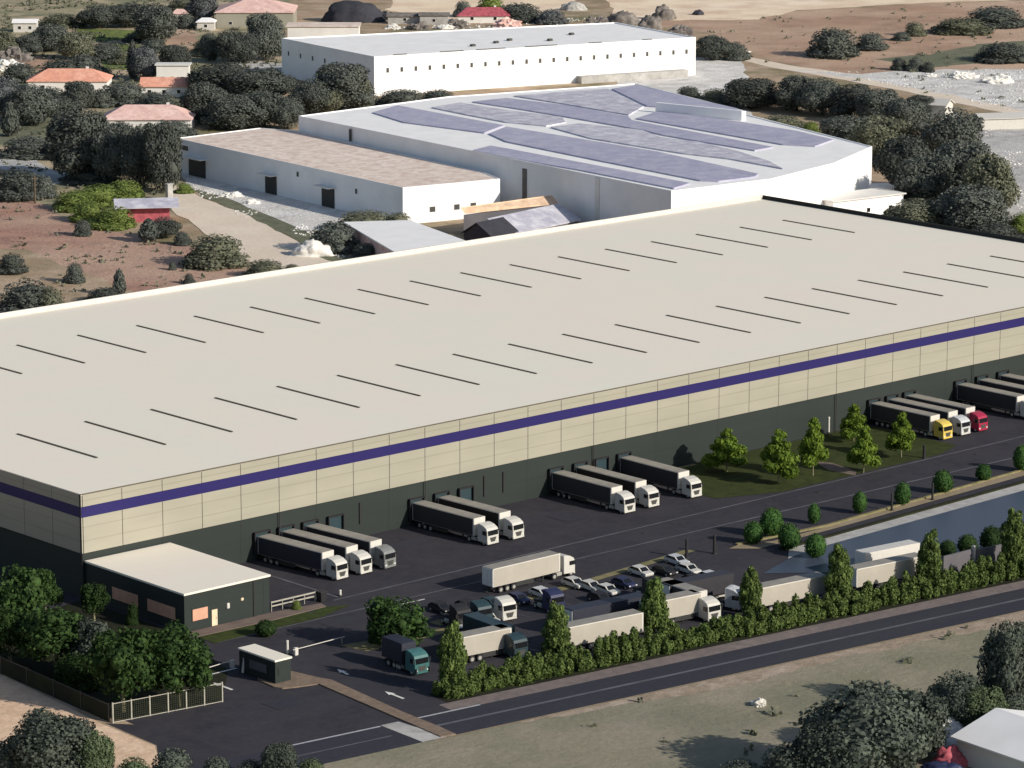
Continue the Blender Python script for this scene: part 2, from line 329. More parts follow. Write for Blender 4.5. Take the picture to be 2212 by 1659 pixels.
# foreground ground: the plot, the road and the fields beside it
_lay[0] = 0
RA = math.radians(-6.55)                 # heading of the public road against the warehouse front
rdx, rdy = math.cos(RA), math.sin(RA)
def road_pt(s, off):                     # s metres along the road's far edge line, off metres towards the warehouse
    return (-19.4 + rdx * s - rdy * off, -74.9 + rdy * s + rdx * off)
def strip(name, s0, s1, o0, o1, mat, z=None):
    return patch(name, [road_pt(s0, o0), road_pt(s1, o0), road_pt(s1, o1), road_pt(s0, o1)], mat, z, px=False)
patch('field', [road_pt(-60, -8.5), road_pt(420, -8.5), (400, -300), (-150, -300)], M['field'], px=False)
patch('bare_verge', [road_pt(28, -8.4), road_pt(160, -8.4), road_pt(160, -11), road_pt(120, -13.5), road_pt(95, -11.5), road_pt(60, -12.5), road_pt(38, -10.5)], M['verge'], jit=0.8, px=False, step=2.5)
patch('tan_field', [(-31.2, -15), (-30.5, -25), (-33, -51.5), (-33.3, -63), (-37.5, -70), (-90, -75), (-140, 60), (-30, 90)], M['tan'], px=False)
patch('yard', [(-30, -54), (-25, 140), (330, 140), (330, -104), road_pt(318, .15), road_pt(-18, .15), (-37, -69), (-33, -63), (-32.5, -51)], M['asphalt'], px=False)
patch('service_lane', [(-29, 130), (-29, -14), (-14, -14), (-14, 130)], M['road'], px=False)
patch('road', [road_pt(-60, 0.2), road_pt(420, 0.2), road_pt(420, -8.6), road_pt(-60, -8.6)], M['road'], px=False)
strip('pavement', 24.5, 420, 0.2, 3.4, M['pave'])
strip('road_line', 15, 420, -4.25, -3.65, M['line'])
strip('road_line', -14, 12, -4.2, -3.9, M['line'])
strip('road_line', -2, 13, -0.1, 0.3, M['greymark'])
strip('road_line', 17, 29, 0.0, 0.4, M['greymark'])
strip('road_edge', 15.5, 420, -8.95, -8.6, M['bank'])
patch('crossing', [road_pt(13.2, 0.4), road_pt(16.0, 0.4), road_pt(17.6, -8.6), road_pt(13.8, -8.6)], M['concrete'], px=False)
# kerb lines and lanes of the yard
def band(name, x0, x1, y0, y1, h, mat):
    return struct(build(MB().prism([(x0, y0 - h), (x1, y1 - h), (x1, y1 + h), (x0, y0 + h)], -0.05, 0.30), name, mat))
def pband(name, a, b, wd, mat, z=None):
    a, b = Vector(a[:2]), Vector(b[:2]); n = (b - a).normalized(); n = Vector((-n.y, n.x)) * wd / 2
    return patch(name, [a - n, b - n, b + n, a + n], mat, z, px=False)
ZL = 0.066
pband('yard_line', (27, -25.4), (285, -24.6), 0.40, M['line'], ZL)
pband('yard_line', (1, -31.3), (104, -33.0), 0.36, M['line'], ZL)
pband('yard_line', (104, -33.0), (285, -36.5), 0.45, M['line'], ZL)
pband('yard_line', (28.6, -0.5), (28.6, -24.6), 0.45, M['line'], ZL)
pband('barrier_line', (-10.6, -43.0), (-4.6, -43.0), 0.35, M['mark'], ZL)
for a, b in (((730, 1447), (752, 1458)), ((833, 1495), (872, 1510)), ((462, 1476), (502, 1491))):
    p, q = at(*a), at(*b); d = (q - p).normalized(); n = Vector((-d.y, d.x, 0))
    patch('arrow_marking', [p - d * .2, p + n * .55 + d * 1.5, p + n * .2 + d * 1.4, q + n * .22, q - n * .22, p - n * .2 + d * 1.4, p - n * .55 + d * 1.5], M['mark'], ZL, px=False)
for k in range(3):
    p = at(868 + 14 * k, 1306 - 3 * k); pband('bay_marking', p, p + Vector((1.9, 0, 0)), 0.3, M['mark'], ZL)
for x in range(30, 84, 3):
    pband('bay_marking', (x, -46.5 - (x - 30) * .05), (x + .6, -51.2 - (x - 30) * .05), 0.14, M['line'], ZL)
for x0, y0, a, b_ in ((52, -9.5, 9, 3.2), (84, -15, 4, 5), (120, -27.8, 14, 2.2), (18, -36, 6, 2.6), (150, -31.6, 8, 1.8), (-12, -62, 5, 4)):
    patch('asphalt_patch', [(x0, y0), (x0 + a, y0 - .1), (x0 + a + .1, y0 + b_), (x0 - .1, y0 + b_)], M['road'], 0.054, px=False)
for x0 in (20, 58, 88, 128, 168):
    struct(build(MB().box(x0, x0 + 1.1, -28.6, -27.9, 0.03, 0.075), 'drain_cover', M['chassis']))
# gatehouse island, office apron and lawns
struct(build(MB().prism([at(*p) for p in ((556, 1470), (592, 1486), (610, 1489), (640, 1486), (688, 1479), (952, 1593), (985, 1588), (950, 1572), (870, 1540), (775, 1497), (715, 1470), (690, 1466), (630, 1452), (560, 1455))], 0, 0.18), 'island', M['brick']))
struct(build(MB().prism([(0.5, -24.6), (16.5, -24.6), (24.5, -25.6), (24.0, -27.4), (14, -27.8), (0.5, -27.3)], 0, 0.16), 'office_apron', M['brown']))
patch('lawn', [(0.6, -27.3), (14, -27.7), (24, -27.4), (27.5, -28.9), (20, -31.2), (0.4, -31.4)], M['lawn'], 0.074, jit=0, px=False)
patch('lawn', [(112.5, -0.2), (171, -0.2), (171, -21.5), (164, -24.0), (124, -24.2), (112.5, -20)], M['dklawn'], 0.060, px=False)
patch('footpath', [at(1760, 998), at(1795, 1000), at(1850, 1018), at(1848, 1028), at(1790, 1016)], M['brown'], 0.064, px=False)
patch('footpath', [(112, -0.3), (127, -0.3), (127, -1.3), (112, -1.6)], M['olive'], 0.064, px=False)
patch('planting_bed', [(-15, -53.2), (-30.8, -50.6), (-26, -14), (-14, -2), (-0.4, -0.5), (-0.4, -28), (-3, -33), (-6, -43)], M['soil'], 0.060, px=False)
patch('planting_bed', [(13, -44), (30, -47.4), (30, -49.5), (14, -48.8)], M['olive'], 0.060, px=False)
patch('verge', [(30, -43.6), (60, -42.3), (86.5, -39.7), (86.9, -41.2), (60, -43.9), (30, -46)], M['olive'], 0.060, px=False)
patch('verge', [(91.5, -43.8), (95, -47.0), (113, -46.4), (170, -43.4), (330, -38), (330, -36.4), (168, -41.4), (113, -44.9), (100, -45.2), (94, -43.2)], M['bank'], 0.060, px=False)
struct(build(MB().prism([(94, -43.3), (113, -44.8), (168, -41.3), (330, -36.0), (330, -35.6), (168, -40.8), (113, -44.2), (94, -42.7)], 0, 0.28), 'kerb', M['olive']))
struct(build(MB().prism([(97, -50.2), (113, -49.4), (160, -47.2), (330, -41), (330, -40.3), (160, -46.4), (113, -48.6), (97, -49.2)], 0, 0.30), 'pond_kerb', M['soil']))
patch('pond_rim', [(94, -54.2), (99, -49.6), (160, -46.7), (330, -40.8), (330, -60), (120, -60)], M['concrete'], 0.056, px=False)
patch('pond', [(85, -57.5), (94.6, -54.0), (101, -52.8), (160, -50.2), (330, -44.2), (330, -95), (112, -76), (98, -68)], M['water'], 0.070, px=False)
patch('hedge_bed', [road_pt(26, 3.4), road_pt(420, 3.4), road_pt(420, 8.2), road_pt(26, 8.2)], M['soil'], 0.064, px=False)

# ------------------------------------------------------------------ vegetation
def ico(sub):
    bm = bmesh.new(); bmesh.ops.create_icosphere(bm, subdivisions=sub, radius=1.0)
    v = np.array([q.co[:] for q in bm.verts]); f = [tuple(q.index for q in p.verts) for p in bm.faces]; bm.free(); return v, f
IC3, IC2 = ico(3), ico(2)
def leafmesh(name, lobes, n, size, seed, mat, core=0.82, gap=0.0):
    """crown of many leaf-sized quads spread through and over a few lobes, round a lumpy inner mass"""
    rng = np.random.default_rng(seed)
    lob = np.array(lobes, float); area = (lob[:, 3] * lob[:, 4] + lob[:, 3] * lob[:, 5] + lob[:, 4] * lob[:, 5]); area /= area.sum()
    k = rng.choice(len(lob), n, p=area); d = rng.normal(size=(n, 3)); d /= np.linalg.norm(d, axis=1)[:, None]
    r = rng.uniform(0.74, 1.06, n) ** 1.0
    P = lob[k, :3] + d * lob[k, 3:] * r[:, None]
    P[:, 2] = np.maximum(P[:, 2], size * 0.2)
    nz = np.array([mnoise.noise((p[0] * 5 + seed, p[1] * 5, p[2] * 5)) for p in P])
    keep = nz > -0.45 + gap; P = P[keep]; k = k[keep]; d = d[keep]; n = len(P)
    nr = d / lob[k, 3:]; nr /= np.linalg.norm(nr, axis=1)[:, None]; nr += rng.normal(scale=0.55, size=(n, 3)); nr /= np.linalg.norm(nr, axis=1)[:, None]
    u = np.cross(nr, rng.normal(size=(n, 3))); u /= np.linalg.norm(u, axis=1)[:, None]; v = np.cross(nr, u)
    s = size * rng.uniform(0.55, 1.35, n)[:, None]
    q = np.stack([P - u * s * .5, P - v * s * .38 + nr * s * .1, P + u * s * .5, P + v * s * .38 + nr * s * .1], 1).reshape(-1, 3)
    verts = [q]; nq = n; off = len(q); tri = []
    if core:
        bv, bf = IC2
        for j, l in enumerate(lob):
            c = np.array([l[:3] + b * l[3:] * core * (1 + 0.18 * mnoise.noise((b[0] * 2.2 + j * 7, b[1] * 2.2 + seed, b[2] * 2.2))) for b in bv])
            c[:, 2] = np.maximum(c[:, 2], 0.0)
            verts.append(c); tri += [(a + off, b + off, e + off) for a, b, e in bf]; off += len(c)
    V = np.concatenate(verts).astype(np.float32)
    me = bpy.data.meshes.new(name); nt = len(tri)
    me.vertices.add(len(V)); me.vertices.foreach_set('co', V.ravel())
    me.loops.add(nq * 4 + nt * 3); me.polygons.add(nq + nt)
    me.loops.foreach_set('vertex_index', np.concatenate([np.arange(nq * 4), np.array(tri, int).ravel()]) if nt else np.arange(nq * 4))
    me.polygons.foreach_set('loop_start', np.concatenate([np.arange(nq) * 4, nq * 4 + np.arange(nt) * 3]))
    me.materials.append(mat); me.update(calc_edges=True); me.validate()
    return me
def lobes_dome(seed, k=9, flat=1.0):
    r = random.Random(seed); out = [(0, 0, 0.47, 0.42, 0.42, 0.47)]
    for i in range(k):
        a = i * 2.4 + r.uniform(-.4, .4); q = r.uniform(0.16, 0.30); z = r.uniform(0.20, 0.78)
        s = r.uniform(0.11, 0.23) * (1.1 if z < .6 else .9); q *= (1.15 - max(0, z - .5))
        out.append((q * math.cos(a), q * math.sin(a), z * flat, s, s, s * r.uniform(.75, 1.0)))
    return out
def lobes_bush(seed, k=8):
    r = random.Random(seed); out = [(0, 0, 0.40, 0.36, 0.36, 0.42)]
    for i in range(k):
        a = i * 2.4 + r.uniform(-.4, .4); q = r.uniform(0.18, 0.32); z = r.uniform(0.15, 0.064); s = r.uniform(0.15, 0.24)
        out.append((q * math.cos(a), q * math.sin(a), z, s, s, s * r.uniform(.8, 1.2)))
    return out
def lobes_cone(seed):
    r = random.Random(seed); out = []
    for i in range(13):
        t = i / 12; z = 0.17 + 0.74 * t; q = 0.29 * (1 - t) ** 0.7 + 0.02; a = i * 2.4; s = 0.25 * (1 - t * .62) * r.uniform(.85, 1.15)
        out.append((q * math.cos(a), q * math.sin(a), z, s, s, s * .62))
    return out + [(0, 0, 0.45, 0.26, 0.26, 0.34)]
def lobes_column(seed):
    r = random.Random(seed); out = [(0, 0, 0.42, 0.32, 0.32, 0.40)]
    for i in range(15):
        a = i * 2.4; z = 0.10 + 0.82 * i / 14; q = r.uniform(.15, .26) * (1 if z < .55 else max(.2, 1.55 - 1.25 * z)); s = r.uniform(.15, .22) * (1 if z < .6 else .92 - .38 * (z - .6) / .4)
        out.append((q * math.cos(a), q * math.sin(a), z, s, s, s * .85))
    return out
LM = L['far']
CROWN = dict(
    dome=[leafmesh('dome_crown', lobes_dome(i, 16), 13000, 0.042, i, LM, core=0.72, gap=-0.05) for i in (1, 2, 3, 4, 5)],
    bush=[leafmesh('bush_crown', lobes_bush(i + 20, 12), 6500, 0.052, i + 20, LM, core=0.74) for i in (1, 2, 3)],
    cone=[leafmesh('cone_crown', lobes_cone(i + 40), 3600, 0.066, i + 40, LM, core=0.72, gap=0.05) for i in (1, 2, 3)],
    column=[leafmesh('column_crown', lobes_column(i + 60), 5000, 0.062, i + 60, LM, core=0.7, gap=0.1) for i in (1, 2, 3)],
    egg=[leafmesh('clipped_crown', [(0, 0, 0.50, 0.47, 0.47, 0.49), (0.04, 0.02, 0.40, 0.47, 0.46, 0.36)], 2200, 0.075, i + 80, LM, core=0.93) for i in (1, 2)],
    spire=[leafmesh('spire_crown', [(0, 0, .35, .46, .46, .34), (0, 0, .6, .36, .36, .3), (.02, 0, .82, .2, .2, .18)], 1300, 0.11, 90, LM, core=0.85)],
    open=[leafmesh('open_crown', [(x * 1.1, y * 1.1, z, a, b, c * .9) for x, y, z, a, b, c in lobes_dome(i + 100, 16)], 3600, 0.062, i + 100, LM, core=0.6, gap=0.22) for i in (1, 2, 3, 4)],
)
def trunkmesh(seed, h=0.5, r=0.035, limbs=4):
    rn = random.Random(seed); mb = MB()
    mb.tube([(0, 0, -0.02), (0.01, 0.0, h * .4), (0.02, 0.01, h)], [r, r * .75, r * .45], 7)
    for i in range(limbs):
        a = i * 2 * PI / limbs + rn.uniform(-.4, .4); z = h * rn.uniform(.4, .85)
        mb.tube([(0.01, 0, z), (math.cos(a) * .12, math.sin(a) * .12, z + .13), (math.cos(a) * .24, math.sin(a) * .24, z + .24)], [r * .5, r * .32, r * .12], 5)
    return mb.mesh('trunk', M['bark'])
TRUNK = [trunkmesh(i) for i in range(3)]; THIN = [trunkmesh(9, 0.4, 0.018, 3)]
_tc = [0]
def tree(kind, mat, name, label, cat, cx, top, bottom, width, group=None, lift=0.0, trunk=None, hmul=1.0):
    """a plant of KIND whose foot stands on the ground at (cx, bottom); its height and spread are in metres"""
    _tc[0] += 1; i = _tc[0]
    p = at(cx, bottom); k = ppm(p); wd = width / k * (1.22 if mat.startswith('far') else {'column': 1.08, 'open': 1.15, 'cone': 1.12}.get(kind, 1.0))
    h = (bottom - top) / k / 0.97 * hmul
    p = p + Vector((_F[0], _F[1], 0)) * wd * 0.12; p.z = 0
    t = thing(name, label, cat, p, (i * 2.39996) % 6.28, group, (wd, wd, h))
    cs = CROWN[kind]; cz = lift
    c = inst('crown', cs[i % len(cs)], t, (0, 0, cz), 0, (1, 1, 1 - cz), {0: L[mat]})
    if kind not in ('bush', 'egg') or lift:
        tm = (THIN[0] if kind in ('cone', 'egg', 'column') else TRUNK[i % 3])
        inst('trunk', tm, t, mats=({0: M['palebark']} if kind in ('cone', 'open') else None))
    return t
# ------------------------------------------------------------------ the main warehouse (front wall on y = 0, left end on x = 0)
WX, WY, WH = 266.8, 118.6, 16.0
wh = thing('warehouse', 'huge pale flat-roofed distribution warehouse with cream cladding and a blue stripe', 'warehouse', (0, 0, 0))
build(MB().box(0.3, WX - 0.3, 0.3, WY - 0.3, 0, 15.7), 'wall', M['dkwall'], wh)
mb = MB(); ms = MB()
NP = 36; pw = WX / NP
def bay(mb, a0, a1, z0, z1, side):
    if side == 'f': mb.box(a0, a1, 0.0, 0.26, z0, z1)
    elif side == 'b': mb.box(a0, a1, WY - 0.26, WY, z0, z1)
    elif side == 'l': mb.box(0.0, 0.26, a0, a1, z0, z1)
    else: mb.box(WX - 0.26, WX, a0, a1, z0, z1)
for i in range(NP):
    a0, a1 = i * pw + 0.055, (i + 1) * pw - 0.055
    for sd in 'fb': bay(mb, a0 + (0.3 if i == 0 else 0), a1 - (0.3 if i == NP - 1 else 0), 6.95, 12.38, sd); bay(mb, a0 + (0.3 if i == 0 else 0), a1 - (0.3 if i == NP - 1 else 0), 14.03, 15.88, sd)
for i in range(16):
    q = WY / 16
    for sd in 'lr': bay(mb, i * q + 0.055, (i + 1) * q - 0.055, 6.95, 12.38, sd); bay(mb, i * q + 0.055, (i + 1) * q - 0.055, 14.03, 15.88, sd)
build(mb, 'cladding', M['cream'], wh)
for sd, n in (('f', WX), ('b', WX), ('l', WY), ('r', WY)):
    q = MB(); o = 0.265 if sd in 'fb' else 0
    bay(q, o, n - o, 12.40, 14.01, sd); build(q, 'stripe', M['stripe'], wh)
build(MB().box(0.05, WX - 0.05, 0.05, WY - 0.05, 15.75, 16.0), 'roof', M['roof'], wh)
q = MB(); q.box(-0.05, WX + 0.05, -0.06, 0.04, 15.86, 16.02); build(q, 'coping', M['joint'], wh)
q = MB(); q.box(-0.06, WX, WY, WY + 0.3, 14.5, 16.95); build(q, 'parapet', M['white'], wh)
q = MB(); q.box(WX, WX + 0.3, 0.0, WY + 0.3, 14.5, 16.85); build(q, 'parapet', M['dkwall'], wh)  # shade of the inner face put into a dark colour, far parapet stays white
q = MB(); q.box(-0.06, 0.0, -0.03, 0.32, 0, 15.9); build(q, 'corner_trim', M['black'], wh)
sk = MB().box(-0.18, 0.18, 0, 21.6, 15.99, 16.16).mesh('skylight', M['skylight'], 0.03)
sk2 = MB().box(-0.18, 0.18, 0, 20.6, 15.99, 16.16).mesh('skylight', M['skylight'], 0.03)
for k in range(19):
    x = 15.1 + 13.04 * k
    inst('skylight', sk, wh, (x, 17.0, 0)); inst('skylight', sk2, wh, (x, 75.6, 0))
# rainwater pipes at the wider joints and the vents of the base wall
dp = MB().tube([(0, -0.09, 0.1), (0, -0.09, 6.9)], 0.09, 6).mesh('downpipe', M['chassis'])
for i in (5, 9, 14, 22, 27, 32): inst('downpipe', dp, wh, (i * pw, 0, 0))
# loading bays
DOCKS = [33.6, 38.3, 43.1, 48.2, 64.9, 70.2, 75.4, 95.2, 100.7, 105.6, 110.8, 173.0, 177.8, 182.5, 196.6, 202.6, 208.6]
leafm = MB().box(-1.35, 1.35, 0.12, 0.29, 1.2, 4.3).mesh('dock_door', M['petrol'])
sh = MB().box(-1.62, -1.36, -0.34, 0.29, 1.0, 4.5).box(1.36, 1.62, -0.34, 0.29, 1.0, 4.5).box(-1.62, 1.62, -0.2, 0.29, 4.3, 4.5).mesh('dock_shelter', M['black'], 0.04)
bf = MB().box(-1.3, 1.3, -0.22, 0.29, 0.75, 1.12).mesh('dock_buffer', M['black'])
for x in DOCKS:
    inst('dock_door', leafm, wh, (x, 0, 0)); inst('dock_shelter', sh, wh, (x, 0, 0)); inst('dock_buffer', bf, wh, (x, 0, 0))
for x in (53.2, 79.4, 83.6):
    build(MB().box(x, x + .35, 0.1, 0.28, 2.2, 5.6), 'wall_vent', M['black'], wh)

# ------------------------------------------------------------------ office block against the warehouse corner
ofc = thing('office_block', 'low dark office block with a white flat roof at the warehouse corner', 'office')
build(MB().box(0.5, 15.9, -24.3, -0.05, 0.05, 5.55), 'wall', M['dkwall'], ofc)
build(MB().box(0.35, 16.05, -24.5, -0.04, 5.55, 5.85), 'roof', M['roof'], ofc, 0.03)
def win(parent, name, x0, x1, y, z0, z1, face, mat):
    f = MB(); g = MB()
    if face == 'f':
        f.box(x0 - .09, x1 + .09, y - .08, y + .1, z0 - .09, z1 + .09); g.box(x0, x1, y - .11, y - .06, z0, z1)
    else:
        f.box(y - .08, y + .1, x0 - .09, x1 + .09, z0 - .09, z1 + .09); g.box(y - .11, y - .06, x0, x1, z0, z1)
    o = build(f, name, M['chassis'], parent); build(g, 'pane', mat, o); return o
win(ofc, 'window', 1.9, 4.6, -24.3, 1.5, 3.2, 'f', M['window'])
d = build(MB().box(5.35, 6.35, -24.37, -24.25, 0.1, 2.5), 'door', M['doorc'], ofc); build(MB().box(6.12, 6.2, -24.44, -24.36, 1.1, 1.3), 'handle', M['galv'], d)
win(ofc, 'window', -22.2, -15.5, 0.5, 1.5, 3.3, 's', M['window']); win(ofc, 'window', -13.2, -6.8, 0.5, 1.5, 3.3, 's', M['window'])
build(MB().box(12.9, 13.1, -24.42, -24.28, 0.1, 5.5), 'downpipe', M['black'], ofc)
build(MB().box(8.05, 8.55, -24.5, -24.28, 2.2, 3.0), 'wall_lamp', M['white'], ofc, 0.06)
build(MB().box(10.6, 11.1, -24.5, -24.28, 2.9, 3.3), 'wall_lamp', M['doorc'], ofc, 0.06)
# railings beside the office
rl = thing('railing', 'low grey two-bar railing running from the office corner to the yard', 'railing', (16.4, -24.0, 0))
for k in range(2): build(MB().box(0, 8.4, -0.06, 0.06, 0.75 + k * .6, 0.95 + k * .6), 'rail', M['galv'], rl)
for k in range(5): build(MB().box(k * 2.05, k * 2.05 + .1, -0.1, 0.1, 0.05, 1.6), 'post', M['galv'], rl)
bn = thing('waste_bin', 'black wheeled waste bin standing at the end of the railing', 'bin', (25.4, -24.6, 0))
build(MB().add([(-.45, -.5, .1), (.45, -.5, .1), (.45, .5, .1), (-.45, .5, .1), (-.6, -.65, 1.5), (.6, -.65, 1.5), (.6, .65, 1.5), (-.6, .65, 1.5)], [(0, 3, 2, 1), (4, 5, 6, 7), (0, 1, 5, 4), (1, 2, 6, 5), (2, 3, 7, 6), (3, 0, 4, 7)]), 'body', M['black'], bn, 0.04)
build(MB().box(-.65, .65, -.7, .7, 1.5, 1.62), 'lid', M['chassis'], bn, 0.03)
for s in (-1, 1): build(MB().tube([(s * .4, .45, .15), (s * .52, .45, .15)], .15, 10), 'wheel', M['black'], bn)

# ------------------------------------------------------------------ gatehouse, barriers, posts
gx0, gx1, gy0, gy1 = -5.5, -2.5, -52.8, -44.5
gh = thing('gatehouse', 'small dark gatehouse with a white flat roof on the paved island', 'gatehouse')
build(MB().box(gx0 + .15, gx1 - .15, gy0 + .15, gy1 - .15, 0.1, 3.25), 'wall', M['dkwall'], gh)
build(MB().box(gx0, gx1, gy0, gy1, 3.25, 3.5), 'roof', M['roof'], gh, 0.03)
win(gh, 'window', -50.8, -47.0, gx0 + .15, 1.2, 2.4, 's', M['greywall'])
win(gh, 'window', gx0 + .7, gx0 + 1.6, gy0 + .15, 1.3, 2.3, 'f', M['dkwall'])
build(MB().box(gx1 - .2, gx1 - .08, -47.6, -46.5, 0.2, 2.3), 'door', M['petrol'], gh)
def barrier(p, q, label):
    p, q = Vector(p), Vector(q); d = q - p
    t = thing('barrier_gate', label, 'barrier', (p.x, p.y, 0), math.atan2(d.y, d.x), 'entrance barriers')
    build(MB().box(-.3, .3, -.25, .25, 0.05, 1.15), 'housing', M['white'], t, 0.05)
    build(MB().box(-.7, d.length, -.30, -.21, 0.94, 1.05), 'arm', M['white'], t, 0.02)
    build(MB().box(d.length - .6, d.length - .5, -.3, -.22, .05, .92), 'arm_rest', M['galv'], t)
barrier((-4.9, -42.4), (-11.6, -43.2), 'white barrier arm lowered across the lane left of the gatehouse')
barrier((5.4, -43.6), (14.3, -43.3), 'white barrier arm lowered across the lane right of the gatehouse')
def post(name, label, px, py, h, r, mat, cat='post', group=None):
    p = at(px, py); t = thing(name, label, cat, (p.x, p.y, 0), 0, group)
    build(MB().tube([(0, 0, 0), (0, 0, h)], [r, r * .9], 10), 'shaft', mat, t)
    build(MB().tube([(0, 0, h), (0, 0, h + .12)], [r * 1.15, r * .7], 10), 'cap', mat, t)
    build(MB().box(-r * 1.5, r * 1.5, -r * 1.5, r * 1.5, 0, .16), 'foot', M['chassis'], t)
    return t
post('ticket_post', 'leaning white ticket machine post at the left corner of the gatehouse', 524, 1455, 2.6, .22, M['silver']).rotation_euler = (0.06, 0.12, 0)
post('signal_post', 'short white post standing behind the right end of the gatehouse roof', 621, 1413, 1.9, .2, M['white'])
post('wall_post', 'white guard post beside the lone docked truck next to the lawn', 1459, 1003, 2.6, .2, M['white'], group='white guard posts')
post('wall_post', 'white guard post between the lawn trees and the warehouse wall', 1790, 935, 2.8, .2, M['white'], group='white guard posts')
post('line_post', 'small white post at the end of the painted line by the office', 735, 1287, .8, .2, M['white'])
bg_ = 'black gate posts of the yard'
post('gate_post', 'black gate post at the tip of the verge behind the parked cars', 1483, 1205, 2.9, .26, M['black'], group=bg_)
post('gate_post', 'black gate post at the mouth of the car park near the round shrubs', 1543, 1196, 2.9, .26, M['black'], group=bg_)
post('bollard', 'black bollard at the right end of the warehouse lawn', 1996, 990, 2.2, .28, M['black'], group=bg_)
post('lamp_stub', 'thin black post left of the second narrow clipped tree by the pond', 1926, 1103, 2.8, .2, M['black'], group=bg_)
post('lamp_stub', 'thin black post left of the third clipped tree by the pond', 2014, 1080, 2.8, .2, M['black'], group=bg_)
# entrance fence and boundary fence
def fence(name, pts, label, h, every, mat_post, mat_panel, sub='posts'):
    p0 = Vector(pts[0]); t = thing(name, label, 'fence', (p0.x, p0.y, 0))
    panel = MB(); rails = MB(); k = 0
    for a, b in zip(pts[:-1], pts[1:]):
        a, b = Vector(a) - p0, Vector(b) - p0; d = b - a; n = max(1, round(d.length / every)); u = d.normalized(); nn = Vector((-u.y, u.x))
        if sub == 'wires':
            m_ = int(d.length / .3)
            for i in range(m_):
                q = a + d * (i + .5) / m_; panel.box(q.x - .035, q.x + .035, q.y - .035, q.y + .035, .1, h - .1)
            for z in range(1, 9): panel.prism([a + nn * .03, b + nn * .03, b - nn * .03, a - nn * .03], z * .29, z * .29 + .05)
        else: panel.prism([a + nn * .02, b + nn * .02, b - nn * .02, a - nn * .02], .1, h - .06)
        for z in (.06, h - .1): rails.prism([a + nn * .06, b + nn * .06, b - nn * .06, a - nn * .06], z, z + .09)
        for i in range(n + (1 if b == Vector(pts[-1]) - p0 else 0)):
            q = a + d * i / n; w_ = .085
            build(MB().box(q.x - w_, q.x + w_, q.y - w_, q.y + w_, 0, h + .12), 'post', mat_post, t)
    build(panel, 'mesh_panel', mat_panel, t); build(rails, 'rail', mat_post, t)
    return t
fence('entrance_fence', [(-31.7, -51.6), (-15.4, -53.9)], 'grey framed mesh fence with pale posts along the entrance apron', 2.7, 2.75, M['galv'], M['mesh'], 'wires')
fence('boundary_fence', [(-31.9, -51.0), (-30.3, -23.5), (-29.6, -15)], 'thin dark mesh fence between the planting and the tan field', 2.5, 6.5, M['chassis'], M['soil'])
w1 = thing('boundary_wall', 'grey precast wall behind the hedge at the right edge', 'wall')
a, b = at(2036, 1247), at(2098, 1231); c, e = at(2107, 1232), at(2330, 1185)
for p, q in ((a, b), (c, e)):
    n = (q - p).normalized(); n = Vector((-n.y, n.x, 0)) * .15
    build(MB().prism([p - n, q - n, q + n, p + n], 0, 3.3), 'wall_panel', M['greywall'], w1, 0.03)
m_ = (b + c) / 2; build(MB().box(m_.x - .25, m_.x + .25, m_.y - .25, m_.y + .25, 0, 3.9), 'pillar', M['concrete'], w1)

# ------------------------------------------------------------------ trucks: tractor + semi-trailer, x forward, rear at x = 0
def wheelmesh(r, wd):
    return MB().tube([(0, -wd / 2, r), (0, -wd / 2 + .04, r), (0, wd / 2 - .04, r), (0, wd / 2, r)], [r * .9, r, r, r * .9], 18).mesh('wheel', M['black'])
def rimmesh(r, wd):
    return MB().tube([(0, -wd / 2 - .015, r), (0, wd / 2 + .015, r)], [r * .55, r * .55], 12).mesh('rim', M['rim'])
WHL, RIM = wheelmesh(.52, .34), rimmesh(.52, .34)
def loft(prof, half):
    """closed side profile (x, z) swept across the width with eased edges"""
    mb = MB(); n = len(prof); cx = sum(p[0] for p in prof) / n; cz = sum(p[1] for p in prof) / n
    ys = [(-half, .955), (-half * .97, .985), (-half * .9, 1), (half * .9, 1), (half * .97, .985), (half, .955)]
    vs = []
    for y, s in ys: vs += [(cx + (x - cx) * s, y * (1 - 0.05 * max(0, (z - 2.2)) / 1.4), cz + (z - cz) * s) for x, z in prof]
    fs = [(i * n + k, i * n + (k + 1) % n, (i + 1) * n + (k + 1) % n, (i + 1) * n + k) for i in range(5) for k in range(n)]
    fs += [tuple(range(n))[::-1], tuple(range(5 * n, 6 * n))]
    return mb.add(vs, fs)
PARTS = {}
